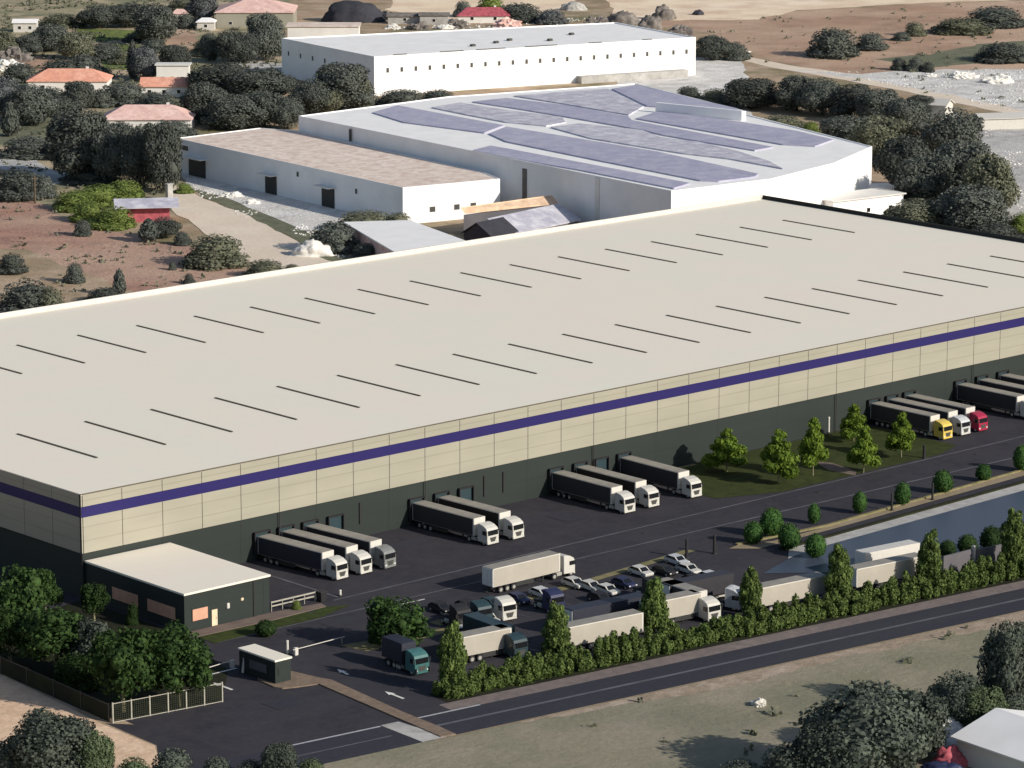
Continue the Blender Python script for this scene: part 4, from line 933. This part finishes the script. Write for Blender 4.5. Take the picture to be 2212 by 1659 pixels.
lump('tarpaulin', 'rough white sheeting at the left end of the barn roof', 'tarpaulin', 2048, 1604, 6.5, 3.6, 3.0, 'whiteroof', 15, rough=.34)
lump('tarpaulin', 'red tarpaulin heap under the left side of the barn roof', 'tarpaulin', 2050, 1652, 4.4, 3.2, 2.2, 'red', 8)
lump('tarpaulin', 'blue tarpaulin heap below the red one by the barn', 'tarpaulin', 2036, 1672, 6, 3, 1.6, 'navy', 9)
lump('spoil_heap', 'big dark slate heap behind the row of shacks', 'heap', 763, 46, 22, 12, 7.5, 'slate', 2, rough=.12)
lump('boulder', 'rounded grey brown boulder on the pale sand beyond the farthest hall', 'rock', 1432, 42, 8, 6, 4.6, 'rock', 4)
lump('boulder', 'taller boulder at the right rear corner of the farthest hall', 'rock', 1404, 66, 9, 6, 5.0, 'rock', 6)
lump('boulder', 'low dark boulder heap above the rear edge of the farthest hall', 'rock', 1345, 52, 11, 7, 4.2, 'rock', 7)
lump('boulder', 'small dark boulder on the sand right of the round one', 'rock', 1508, 32, 4, 2.5, 1.8, 'slate', 11)
lump('boulder', 'pale boulder on the stony ground at the far left', 'rock', 68, 112, 9, 6, 4.2, 'rock', 12)
lump('rubble_pile', 'small grey rubble pile in the pale yard at the upper right', 'rubble', 1240, 22, 9, 5, 3, 'concrete', 13)
for i, (px, py, wd, h, mt, lab) in enumerate(((832, 42, 8, 3.2, 'slate', 'dark debris heap right of the big slate heap'), (905, 64, 7, 2.6, 'rock', 'brown debris heap in front of the shacks'), (985, 60, 7, 2.8, 'rock', 'brown debris heap right of the brown shack'), (1095, 58, 9, 3, 'pink', 'pinkish debris heap at the foot of the pavilion'), (1290, 58, 9, 3.4, 'rock', 'dark brown heap above the middle of the farthest hall roof edge'), (1470, 78, 9, 3.2, 'rock', 'brown stony heap right of the two boulders'), (30, 132, 10, 4, 'rock', 'stony heap left of the wide orange roof'), (20, 152, 9, 3.4, 'offwhite', 'pale stony heap at the left edge above the grey tree'))):
    lump('spoil_heap', lab, 'heap', px, py, wd, wd * .6, h, mt, 70 + i, 'spoil heaps', rough=.5)
rg = 'white debris heaps'
for i, (px, py, s, lab) in enumerate(((2075, 168, 8, 'white debris heap at the top of the pale rubble yard'), (2160, 178, 9, 'flat white debris heap at the right of the rubble yard'), (2010, 165, 4, 'small white debris heap left of the larger one in the rubble yard'),
        (500, 425, 5, 'white debris heap on the concrete beside the pale track'), (545, 440, 4, 'smaller white debris heap nearer the warehouse beside the track'), (40, 122, 5, 'white debris heap below the small white cottage'), (960, 62, 6, 'white debris behind the farthest hall'), (850, 62, 6, 'pale debris heap left of the shacks'), (1600, 118, 6, 'pale debris heap by the corner of the farthest hall'))):
    lump('debris_heap', lab, 'debris', px, py, s, s * .6, s * .22, 'offwhite', 30 + i, rg, rough=.5)
lump('wrecked_van', 'crumpled white and grey van body beside the pale track', 'van', 672, 552, 9.5, 4.5, 3.4, 'offwhite', 50, rough=.35)
tank = thing('concrete_pillar', 'pale concrete pillar at the end of the tall dark hedge', 'pillar', at(366, 432))
build(MB().box(-.8, .8, -.5, .5, 0, 3.9), 'shaft', M['concrete'], tank, .05); build(MB().box(-.95, .95, -.65, .65, 3.9, 4.15), 'cap', M['concrete'], tank, .03)
pl = thing('utility_pole', 'slim dark wooden pole standing in the scrub at the left edge', 'pole', at(76, 440))
build(MB().tube([(0, 0, 0), (0, 0, 7.0)], [.3, .2], 8), 'shaft', M['bark'], pl); build(MB().box(-.9, .9, -.09, .09, 6.2, 6.4), 'crossarm', M['bark'], pl)
# ------------------------------------------------------------------ planting inside the plot
gl = 'young trees on the warehouse lawn'
for cx, t, b, w_, lab in ((1571, 925, 1022, 88, 'leftmost young tree on the warehouse lawn, broad at its foot'), (1682, 927, 1047, 86, 'second young tree on the lawn, with a small rounded tip'), (1757, 901, 1030, 64, 'tall slim young tree third from the left on the lawn'),
        (1845, 872, 955, 62, 'young tree nearest the wall beside the yellow cabbed truck'), (1866, 922, 1024, 64, 'young tree at the front corner of the lawn by the brown path'), (1948, 890, 990, 62, 'rightmost young tree on the lawn in front of the yellow cabbed truck')):
    tree('cone', 'lawn', 'lawn_tree', lab, 'tree', cx, t, b, w_, gl, 0.10)
gs = 'clipped trees along the pond verge'
for cx, t, b, w_, lab in ((1758, 1088, 1132, 30, 'small clipped tree left of the narrow ones by the pond'), (1857, 1062, 1110, 34, 'bright clipped tree first of the even row along the pond'), (1950, 1042, 1092, 38, 'clipped tree second of the even row along the pond'),
        (2036, 1016, 1066, 46, 'broad clipped tree third of the even row along the pond'), (2125, 1003, 1040, 36, 'dull clipped tree near the white road sign by the pond'), (2207, 962, 1018, 40, 'clipped tree cut by the right edge by the pond')):
    tree('egg', 'topiary', 'clipped_tree', lab, 'tree', cx, t, b, w_, gs)
gr = 'round shrubs at the pond corner'
for cx, t, b, w_, lab in ((1627, 1127, 1176, 46, 'dark round shrub leftmost at the pond corner'), (1667, 1098, 1160, 54, 'tall pointed shrub at the back of the pond corner'), (1704, 1132, 1188, 52, 'round shrub in the middle of the pond corner'), (1762, 1154, 1206, 50, 'round shrub standing at the near tip of the pond')):
    tree('egg', 'topiary', 'round_shrub', lab, 'shrub', cx, t, b, w_, gr)
gp_ = 'round shrubs between the pond and the grey wall'
for cx, t, b, w_, lab in ((2047, 1168, 1206, 40, 'small round shrub left of two larger ones above the grey wall'), (2090, 1155, 1200, 46, 'middle round shrub above the grey wall'), (2142, 1137, 1194, 52, 'largest round shrub above the grey wall')):
    tree('egg', 'cg', 'round_shrub', lab, 'shrub', cx, t, b, w_, gp_)
gh_ = 'columnar trees standing in the roadside hedge'
for cx, t, b, w_, lab in ((978, 1342, 1496, 80, 'leftmost columnar tree in the roadside hedge'), (1203, 1303, 1425, 78, 'columnar tree between the green lorry and the long white trailer'), (1413, 1248, 1372, 80, 'columnar tree at the right end of the long white trailer'),
        (1622, 1226, 1340, 66, 'columnar tree right of the white cabbed lorry'), (1812, 1176, 1310, 76, 'columnar tree with a dark tip between two white trailers'), (2008, 1146, 1275, 72, 'columnar tree left of the grey wall'), (2190, 1100, 1240, 76, 'columnar tree at the right edge of the hedge')):
    tree('column', 'hedge', 'hedge_tree', lab, 'tree', cx, t, b, w_, gh_, 0.03)
tree('open', 'cg', 'yard_tree', 'broad dark green tree beside the car park entrance', 'tree', 858, 1284, 1404, 132, None, .02)
tree('bush', 'cg', 'yard_shrub', 'dark shrub at the left foot of the broad tree by the car park', 'shrub', 815, 1328, 1388, 50)
tree('egg', 'cg', 'round_shrub', 'dark domed shrub added in place of a cast shadow on the office lawn', 'shrub', 574, 1341, 1376, 50)  # added shrub, its dark dome stands in for a shadow on the grass
tree('bush', 'farbright', 'yard_shrub', 'small pale green shrub behind the railing by the office', 'shrub', 640, 1292, 1318, 22)
gb = 'garden trees left of the office'
for kind, mt, cx, t, b, w_, lab in (
    ('open', 'cg', 34, 1212, 1396, 132, 'large garden tree cut by the left edge beside the warehouse end'),
    ('open', 'cg', 98, 1222, 1336, 58, 'small round crowned garden tree in front of the dark warehouse end'),
    ('open', 'cg', 203, 1252, 1345, 60, 'small garden tree by the left wall of the office'),
    ('open', 'cg', 120, 1304, 1460, 150, 'broad garden tree in the middle of the bed'),
    ('open', 'cg', 20, 1300, 1440, 120, 'low dark garden tree at the left edge of the bed'),
    ('open', 'near', 205, 1330, 1470, 90, 'greyish garden tree behind the brighter front ones'),
    ('open', 'cg', 264, 1342, 1545, 140, 'tall garden tree with a pale trunk behind the entrance fence'),
    ('open', 'cg', 384, 1344, 1532, 136, 'bright garden tree at the right end of the bed by the entrance'),
    ('open', 'cg', 318, 1352, 1480, 100, 'garden tree between the two front ones and the office'),
    ('bush', 'cg', 287, 1292, 1350, 34, 'narrow bright shrub between the office side windows'),
    ('bush', 'cg', 160, 1400, 1490, 120, 'low dark shrub under the broad garden tree')):
    tree(kind, mt, 'garden_tree' if kind == 'open' else 'garden_shrub', lab, 'tree' if kind == 'open' else 'shrub', cx, t, b, w_, gb, .12 if kind == 'open' else 0)
# the roadside hedge: one long planted body
def hedge(name, label, s0, s1, o0, o1, h, mat, seed, n):
    rng = np.random.default_rng(seed); lob = []
    Ls = s1 - s0; k = int(Ls / 1.05)
    for i in range(k):
        for o in (0.22, .72):
            s = s0 + Ls * (i + rng.uniform(.1, .9)) / k; off = o0 + (o1 - o0) * (o + rng.uniform(-.1, .1)); x, y = road_pt(s, off)
            hh = h * rng.uniform(.6, 1.22) * (1.0 if o > .5 else .72); lob.append((x, y, hh * .48, rng.uniform(.55, .85), rng.uniform(.55, .85), hh * .56))
    me = leafmesh(name, lob, n, .40, seed, L[mat], core=.5, gap=.22)
    o = inst(name, me); return tag(o, label, 'hedge')
hedge('roadside_hedge', 'long loose leafy hedge between the lorry park and the public road', 26.3, 160, 3.7, 8.4, 3.1, 'hedge', 5, 95000)

# ------------------------------------------------------------------ scrub and trees outside the plot
def many(rows, group):
    for kind, mt, name, cx, t, b, w_, lab in rows:
        cat = 'shrub' if 'shrub' in name else 'hedge' if 'hedge' in name else 'tree'
        tree(kind, mt, name, lab, cat, cx, t, b, w_, group, .02 if kind != 'bush' else 0)
many([
    ('dome', 'near', 'scrub_tree', 105, 1542, 1700, 210, 'largest grey green tree in the bottom left corner'),
    ('dome', 'neargreen', 'scrub_tree', 200, 1575, 1700, 110, 'greener tree right of the grey one in the bottom left corner'),
    ('bush', 'near', 'scrub_shrub', 15, 1600, 1700, 90, 'dark shrub at the very bottom left corner'),
    ('bush', 'near', 'scrub_shrub', 372, 1606, 1690, 118, 'dark rounded shrub at the bottom edge, first right of the tan field'),
    ('bush', 'neargreen', 'scrub_shrub', 288, 1628, 1700, 100, 'low green shrub at the bottom edge beside the tan field'),
    ('bush', 'near', 'scrub_shrub', 468, 1626, 1690, 84, 'small pale shrub at the bottom edge in the middle of the row'),
    ('bush', 'near', 'scrub_shrub', 540, 1632, 1695, 84, 'dark shrub at the bottom edge left of the taller one'),
    ('dome', 'near', 'scrub_tree', 602, 1604, 1700, 98, 'taller tree at the bottom edge in front of the apron'),
    ('bush', 'neargreen', 'scrub_shrub', 672, 1630, 1695, 80, 'green shrub at the bottom edge touching the road')], 'scrub along the bottom edge')
many([
    ('dome', 'near', 'scrub_tree', 1880, 1472, 1700, 285, 'biggest dark tree on the olive field at the lower right'),
    ('dome', 'near', 'scrub_tree', 1785, 1556, 1715, 175, 'dark tree on the left flank of the biggest one at the lower right'),
    ('bush', 'near', 'scrub_shrub', 1700, 1590, 1715, 150, 'pale grey shrub at the bottom edge left of the dark trees'),
    ('bush', 'near', 'scrub_shrub', 1600, 1634, 1710, 140, 'low shrub at the bottom edge, farthest left of the lower right group'),
    ('dome', 'near', 'scrub_tree', 1975, 1490, 1640, 180, 'mid sized tree right of the biggest one at the lower right'),
    ('dome', 'near', 'scrub_tree', 2068, 1448, 1590, 150, 'rounded tree left of the tall one at the right edge'),
    ('dome', 'near', 'scrub_tree', 2172, 1335, 1560, 140, 'tall dark tree at the right edge below the road'),
    ('dome', 'neargreen', 'scrub_tree', 2118, 1480, 1600, 120, 'grey green tree just behind the barn roof'),
    ('bush', 'near', 'scrub_shrub', 1940, 1590, 1690, 110, 'dark shrub left of the red tarpaulin'),
    ('bush', 'near', 'scrub_shrub', 2190, 1470, 1580, 100, 'dark shrub above the barn at the right edge')], 'trees on the olive field')
gw = 'scrub on the dirt field'
many([
    ('bush', 'far', 'field_shrub', 58, 592, 690, 130, 'broad green shrub at the left edge just behind the warehouse roof'),
    ('bush', 'farpale', 'field_shrub', 105, 608, 690, 76, 'paler shrub right of the broad one behind the roof edge'),
    ('bush', 'far', 'field_shrub', 25, 540, 592, 64, 'low grey shrub at the left edge of the dirt field'),
    ('bush', 'far', 'field_shrub', 161, 560, 612, 42, 'square dark shrub alone on the dirt field'),
    ('bush', 'far', 'field_shrub', 225, 618, 655, 84, 'low dark shrub at the edge of the roof on the dirt field'),
    ('spire', 'far', 'field_shrub', 258, 582, 640, 26, 'spiky dark shrub standing above the roof edge'),
    ('bush', 'far', 'field_shrub', 408, 586, 614, 24, 'tiny dark shrub in the middle of the dirt field'),
    ('bush', 'far', 'field_shrub', 372, 562, 584, 18, 'tiniest dark shrub on the dirt field'),
    ('bush', 'farpale', 'field_shrub', 465, 497, 576, 136, 'wide olive shrub beside the pale track'),
    ('bush', 'far', 'field_shrub', 392, 495, 530, 40, 'small dark shrub left of the wide olive one'),
    ('dome', 'far', 'field_shrub', 354, 468, 516, 60, 'round shrub below the red walled shelter'),
    ('spire', 'far', 'field_shrub', 322, 474, 524, 42, 'narrow dark shrub below the red walled shelter'),
    ('bush', 'farpale', 'field_shrub', 572, 556, 600, 90, 'plain olive shrub half hidden by the roof edge'),
    ('bush', 'farpale', 'field_shrub', 630, 568, 592, 40, 'small olive shrub at the end of the track by the roof'),
    ('bush', 'farbright', 'vine_shrub', 160, 405, 455, 96, 'bright green low shrub at the left of the vine patch'),
    ('bush', 'farbright', 'vine_shrub', 212, 392, 445, 100, 'bright green shrub in the middle of the vine patch'),
    ('bush', 'farbright', 'vine_shrub', 268, 384, 430, 86, 'bright green shrub at the right rear of the vine patch'),
    ('bush', 'farbright', 'vine_shrub', 190, 428, 480, 80, 'bright green shrub at the lower left of the vine patch'),
    ('bush', 'farbright', 'vine_shrub', 245, 440, 494, 96, 'green shrub in front of the lilac shelter roof'),
    ('bush', 'far', 'vine_shrub', 178, 470, 510, 40, 'dark shrub below the vine patch'),
    ('bush', 'farbright', 'vine_shrub', 398, 392, 418, 40, 'small bright shrub at the foot of the tall dark hedge'),
    ('bush', 'far', 'field_shrub', 38, 356, 430, 118, 'dark rounded shrub at the left edge by the gravel path'),
    ('bush', 'far', 'field_shrub', 92, 370, 428, 56, 'smaller dark shrub beside the wooden pole'),
    ('bush', 'far', 'field_shrub', 195, 362, 396, 120, 'low grey shrub above the vine patch'),
], gw)
many([
    ('dome', 'far', 'dark_tree', 172, 232, 392, 146, 'large dome shaped tree at the left of the tall dark row'),
    ('dome', 'far', 'dark_tree', 245, 266, 400, 96, 'second tree of the tall dark row in front of the pink roof'),
    ('dome', 'far', 'dark_tree', 302, 268, 408, 92, 'third tree of the tall dark row in front of the pink roof'),
    ('dome', 'far', 'dark_tree', 352, 258, 418, 80, 'rightmost tree of the tall dark row by the gravel roofed hall'),
    ('dome', 'far', 'dark_tree', 172, 174, 236, 66, 'pointed dark tree in front of the wide orange roof'),
    ('dome', 'far', 'dark_tree', 64, 182, 272, 96, 'square dark tree left of the wide orange roof'),
    ('dome', 'fargrey', 'dark_tree', 12, 164, 258, 72, 'smooth grey tree at the left edge below the rocks'),
    ('spire', 'far', 'dark_tree', 22, 222, 296, 36, 'thin dark tree at the left edge by the garden grass'),
    ('bush', 'far', 'dark_hedge', 125, 200, 250, 90, 'dark hedge below the wide orange roof'),
    ('bush', 'far', 'dark_hedge', 100, 182, 226, 90, 'dark hedge along the left front of the wide orange roofed house'),
    ('bush', 'far', 'dark_hedge', 218, 186, 232, 60, 'dark hedge along the right front of the wide orange roofed house'),
    ('bush', 'far', 'dark_hedge', 255, 258, 300, 80, 'dark hedge along the left front of the pink roofed house'),
    ('bush', 'far', 'dark_hedge', 372, 256, 296, 100, 'dark hedge along the right front of the pink roofed house'),
    ('bush', 'far', 'dark_hedge', 328, 194, 224, 50, 'dark shrubs against the front of the lower orange roof'),
    ('bush', 'far', 'dark_hedge', 265, 168, 228, 110, 'dark hedge between the two orange roofs'),
    ('bush', 'far', 'dark_hedge', 345, 196, 236, 90, 'dark hedge above the pink roof'),
    ('bush', 'far', 'dark_hedge', 60, 290, 340, 120, 'dull hedge beyond the garden grass'),
    ('bush', 'far', 'dark_shrub', 130, 290, 345, 60, 'dull shrub left of the large dome shaped tree'),
    ('dome', 'far', 'dark_tree', 440, 178, 268, 100, 'round tree nearest the right end of the pink roof'),
    ('dome', 'far', 'dark_tree', 505, 205, 282, 110, 'first wide tree of the mass behind the gravel roof'),
    ('dome', 'far', 'dark_tree', 570, 196, 278, 90, 'second wide tree of the mass behind the gravel roof'),
    ('dome', 'far', 'dark_tree', 622, 208, 280, 64, 'narrow tree at the left corner of the bayed hall'),
    ('dome', 'far', 'dark_tree', 470, 138, 212, 130, 'dark tree behind the white annex'),
    ('dome', 'far', 'dark_tree', 555, 150, 222, 130, 'dark tree left of the farthest hall'),
    ('dome', 'far', 'dark_tree', 735, 136, 240, 122, 'dome shaped green tree against the left end of the farthest hall'),
    ('dome', 'farpale', 'dark_tree', 775, 160, 238, 50, 'pale green tree at the corner of the farthest hall'),
    ('dome', 'far', 'dark_tree', 672, 170, 248, 84, 'dark tree left of the dome shaped green one'),
    ('dome', 'farpale', 'dark_tree', 705, 190, 245, 74, 'olive tree in front of the dome shaped green one'),
    ('bush', 'far', 'dark_hedge', 868, 190, 228, 110, 'low grey hedge along the foot of the farthest hall'),
    ('bush', 'far', 'dark_hedge', 945, 190, 222, 80, 'low grey hedge at the rear corner of the bayed hall'),
    ('bush', 'farpale', 'dark_shrub', 790, 450, 500, 130, 'dark green shrubbery left of the white flat-roofed shed'),
    ('bush', 'far', 'dark_shrub', 720, 470, 545, 110, 'dark shrubbery beside the crumpled van'),
    ('bush', 'far', 'dark_shrub', 790, 520, 560, 60, 'brown green shrub at the warehouse roof edge by the white shed'),
    ('bush', 'farpale', 'dark_shrub', 860, 452, 500, 66, 'grey green shrub at the corner of the gravel roofed hall')], 'trees around the houses')
many([
    ('dome', 'farpale', 'scattered_tree', 8, 66, 128, 50, 'dark tree cut by the left edge near the small white cottage'),
    ('dome', 'far', 'scattered_tree', 110, 52, 112, 80, 'green tree right of the small white cottage'),
    ('dome', 'far', 'scattered_tree', 215, 8, 62, 80, 'first tree of the row along the top left'),
    ('dome', 'far', 'scattered_tree', 278, 6, 60, 80, 'second tree of the row along the top left'),
    ('dome', 'far', 'scattered_tree', 335, 8, 96, 90, 'bluish tall tree of the row along the top left'),
    ('dome', 'far', 'scattered_tree', 60, 76, 118, 56, 'dull tree in front of the small white cottage'),
    ('bush', 'farpale', 'scattered_shrub', 130, 26, 60, 90, 'olive scrub behind the small white cottage'),
    ('bush', 'farpale', 'scattered_shrub', 400, -8, 24, 80, 'pale scrub at the top edge left of the villa'),
    ('bush', 'farpale', 'scattered_shrub', 270, 104, 138, 70, 'olive scrub left of the thin dark cypress'),
    ('bush', 'far', 'scattered_shrub', 215, 142, 168, 60, 'dark scrub right behind the wide orange roof'),
    ('bush', 'far', 'scattered_shrub', 300, 66, 90, 70, 'grey scrub below the bluish tall tree'),
    ('dome', 'farpale', 'scattered_tree', 165, 70, 130, 76, 'olive tree under the top left row'),
    ('bush', 'far', 'scattered_shrub', 225, 88, 128, 84, 'dark scrub in the middle of the upper left slope'),
    ('bush', 'far', 'scattered_shrub', 130, 122, 172, 110, 'scrub above the wide orange roof'),
    ('bush', 'far', 'scattered_shrub', 180, 110, 166, 90, 'scrub above the right end of the wide orange roof'),
    ('bush', 'far', 'scattered_shrub', 40, 130, 178, 80, 'dark scrub under the dry clearing'),
    ('dome', 'fargrey', 'grey_tree', 312, 98, 174, 60, 'egg shaped blue grey tree behind the white annex'),
    ('spire', 'far', 'grey_tree', 287, 90, 172, 24, 'thin dark cypress left of the egg shaped grey tree'),
    ('dome', 'far', 'scattered_tree', 378, 96, 152, 68, 'dark tree right above the white annex'),
    ('bush', 'far', 'scattered_shrub', 330, 78, 112, 60, 'scrub left of the dry clearing'),
    ('bush', 'farpale', 'scattered_shrub', 440, 78, 122, 50, 'olive scrub in front of the small huts'),
    ('dome', 'far', 'scattered_tree', 452, 70, 132, 40, 'dark tree in front of the white roofed hut'),
    ('dome', 'far', 'scattered_tree', 500, 62, 138, 70, 'dark tree in front of the villa'),
    ('dome', 'far', 'scattered_tree', 575, 26, 132, 80, 'tall green tree at the right end of the villa'),
    ('dome', 'far', 'scattered_tree', 530, 70, 138, 56, 'dark green tree between the villa and the lane'),
    ('dome', 'fargrey', 'scattered_tree', 440, -20, 46, 60, 'smooth grey green tree left of the villa'),
    ('bush', 'far', 'scattered_shrub', 400, 22, 62, 40, 'dark shrub behind the pinkish roofed hut'),
    ('bush', 'far', 'scattered_shrub', 1120, 2, 46, 110, 'green shrubs behind the rear edge of the farthest hall'),
    ('bush', 'farbright', 'scattered_shrub', 1060, -14, 26, 60, 'brighter shrub behind the pavilion'),
    ('bush', 'far', 'scattered_shrub', 1000, -4, 36, 40, 'dark shrub left of the pavilion'),
    ('bush', 'fargrey', 'scattered_shrub', 1190, 16, 52, 70, 'grey shrub left of the rubble behind the farthest hall')], 'scattered trees at the upper left')
many([
    ('dome', 'far', 'slope_tree', 1538, 76, 130, 76, 'dark tree at the right end of the farthest hall'),
    ('bush', 'far', 'slope_shrub', 1590, 84, 130, 56, 'dark shrub beside the right end of the farthest hall'),
    ('bush', 'far', 'slope_shrub', 1800, 52, 124, 112, 'large grey green bush on the brown hillside'),
    ('bush', 'far', 'slope_shrub', 1882, 64, 108, 70, 'lower bush right of the large one on the hillside'),
    ('bush', 'farpale', 'slope_shrub', 1976, 42, 78, 46, 'small bushy tree in the middle of the hillside'),
    ('bush', 'far', 'slope_shrub', 1948, 66, 88, 40, 'flat dark bush under the small bushy tree'),
    ('bush', 'far', 'slope_shrub', 2150, 8, 58, 130, 'wide bush in the top right corner'),
    ('bush', 'farpale', 'slope_shrub', 2080, 34, 74, 120, 'long low bush left of the top right corner'),
    ('bush', 'far', 'slope_shrub', 2170, 88, 134, 120, 'dull bush at the right edge of the hillside'),
    ('bush', 'far', 'slope_shrub', 1942, 120, 152, 36, 'first of three dark bushes above the rubble yard'),
    ('bush', 'far', 'slope_shrub', 1978, 117, 154, 36, 'second of three dark bushes above the rubble yard'),
    ('bush', 'far', 'slope_shrub', 2006, 130, 156, 28, 'third and smallest dark bush above the rubble yard'),
    ('bush', 'far', 'slope_shrub', 1488, 182, 216, 60, 'low dark shrub at the edge of the concrete yard'),
    ('bush', 'farpale', 'slope_shrub', 1545, 186, 224, 66, 'olive shrub beside the concrete yard'),
    ('dome', 'far', 'slope_tree', 1620, 170, 236, 116, 'round dark tree right of the concrete yard'),
    ('dome', 'far', 'row_tree', 1722, 162, 242, 90, 'leftmost tree of the dark diagonal row at the right'),
    ('dome', 'far', 'row_tree', 1778, 168, 250, 90, 'second tree of the dark diagonal row at the right'),
    ('dome', 'far', 'row_tree', 1838, 182, 256, 90, 'third tree of the dark diagonal row at the right'),
    ('dome', 'far', 'row_tree', 1896, 192, 268, 90, 'fourth tree of the dark diagonal row at the right'),
    ('dome', 'far', 'row_tree', 1955, 214, 290, 100, 'fifth tree of the dark diagonal row at the right'),
    ('dome', 'far', 'row_tree', 1990, 206, 250, 76, 'pointed tree behind the small white pitched shed'),
    ('bush', 'farbright', 'slope_shrub', 1752, 258, 288, 40, 'yellow green shrub at the right end of the bayed hall'),
    ('bush', 'farpale', 'slope_shrub', 1690, 246, 280, 100, 'brown green shrub strip behind the bayed hall'),
    ('dome', 'far', 'row_tree', 1832, 250, 320, 116, 'dark tree at the right corner of the bayed hall'),
    ('dome', 'farpale', 'row_tree', 1905, 250, 350, 130, 'broad olive tree in the middle of the right clump'),
    ('dome', 'far', 'row_tree', 1958, 290, 410, 110, 'dark tree in front of the broad olive one'),
    ('dome', 'far', 'row_tree', 2060, 232, 360, 120, 'tall grey green tree beside the white awnings'),
    ('dome', 'far', 'row_tree', 2000, 330, 450, 120, 'large dark tree in the middle of the right clump'),
    ('dome', 'far', 'row_tree', 2078, 300, 440, 130, 'tallest dark tree of the right clump'),
    ('dome', 'farpale', 'row_tree', 2136, 330, 470, 110, 'olive tree at the right flank of the clump'),
    ('dome', 'far', 'row_tree', 2100, 400, 505, 150, 'lowest dark tree of the right clump by the roof edge'),
    ('dome', 'farpale', 'row_tree', 1985, 430, 500, 120, 'brown green tree just behind the warehouse right edge'),
    ('bush', 'farbright', 'slope_shrub', 1942, 308, 350, 36, 'yellow green shrub inside the right clump'),
    ('bush', 'far', 'slope_shrub', 1790, 408, 458, 88, 'round dark shrub in front of the white flat-roofed shed'),
    ('bush', 'farbright', 'slope_shrub', 2205, 452, 500, 44, 'yellow green shrub at the right edge behind the warehouse'),
    ('bush', 'far', 'slope_shrub', 2150, 478, 520, 110, 'dark hedge strip along the lane behind the warehouse')], 'trees on the right')

# ------------------------------------------------------------------ low scrub and stones too many to count
def scatter(name, polys, n, seed, kind):
    rng = np.random.default_rng(seed); V = []; F = []
    for poly in polys:
        P = [at(*p) for p in poly]; x0, x1 = min(p.x for p in P), max(p.x for p in P); y0, y1 = min(p.y for p in P), max(p.y for p in P)
        k = 0; tries = 0
        while k < n and tries < n * 12:
            tries += 1
            x, y = rng.uniform(x0, x1), rng.uniform(y0, y1)
            ins = False
            for i in range(len(P)):
                a, b = P[i], P[(i + 1) % len(P)]
                if (a.y > y) != (b.y > y) and x < (b.x - a.x) * (y - a.y) / (b.y - a.y) + a.x: ins = not ins
            if not ins or mnoise.noise((x * .05, y * .05, seed)) < -.05: continue
            k += 1
            if kind == 'scrub':
                s = rng.uniform(.25, 1.1)
                for _ in range(9):
                    c = np.array([x, y, 0]) + rng.normal(size=3) * s * .45; c[2] = abs(c[2]) * .9 + .1
                    u = rng.normal(size=3); u /= np.linalg.norm(u); v = np.cross(u, rng.normal(size=3)); v /= np.linalg.norm(v); h = s * .38; m = len(V)
                    V += [c - u * h, c - v * h, c + u * h, c + v * h]; F.append((m, m + 1, m + 2, m + 3))
            else:
                s = rng.uniform(.12, .55); m = len(V); a = rng.uniform(0, 6.28)
                for j in range(5): V.append(np.array([x + s * math.cos(a + j * 1.2566) * rng.uniform(.7, 1.2), y + s * math.sin(a + j * 1.2566) * rng.uniform(.7, 1.2), 0.0]))
                V.append(np.array([x, y, s * rng.uniform(.5, .9)])); F += [(m + j, m + (j + 1) % 5, m + 5) for j in range(5)]
    mb = MB(); mb.add(V, F)
    return struct(inst(name, mb.mesh(name, L['farpale'] if kind == 'scrub' else M['pale'])), 'stuff')
scatter('low_scrub', [[(-20, -40), (600, -40), (600, 140), (380, 300), (380, 420), (-20, 440)]], 2000, 1, 'scrub')
scatter('low_scrub', [[(0, 430), (330, 515), (560, 600), (200, 700), (-10, 690)]], 120, 2, 'scrub')
scatter('low_scrub', [[(1400, 50), (2230, 0), (2230, 260), (1650, 140)]], 160, 3, 'scrub')
scatter('loose_stones', [[(400, 395), (640, 475), (770, 575), (640, 520), (440, 430)], [(1750, 155), (2230, 150), (2230, 250), (1900, 180)], [(850, 40), (1300, 40), (1300, 62), (850, 66)], [(2100, 280), (2230, 270), (2230, 470), (2150, 470)], [(1990, 1600), (2080, 1560), (2100, 1640), (2010, 1670)]], 420, 4, 'stone')
scatter('field_tufts', [[(1000, 1600), (1500, 1480), (2000, 1370), (2230, 1330), (2230, 1700), (900, 1700)]], 26, 5, 'scrub')
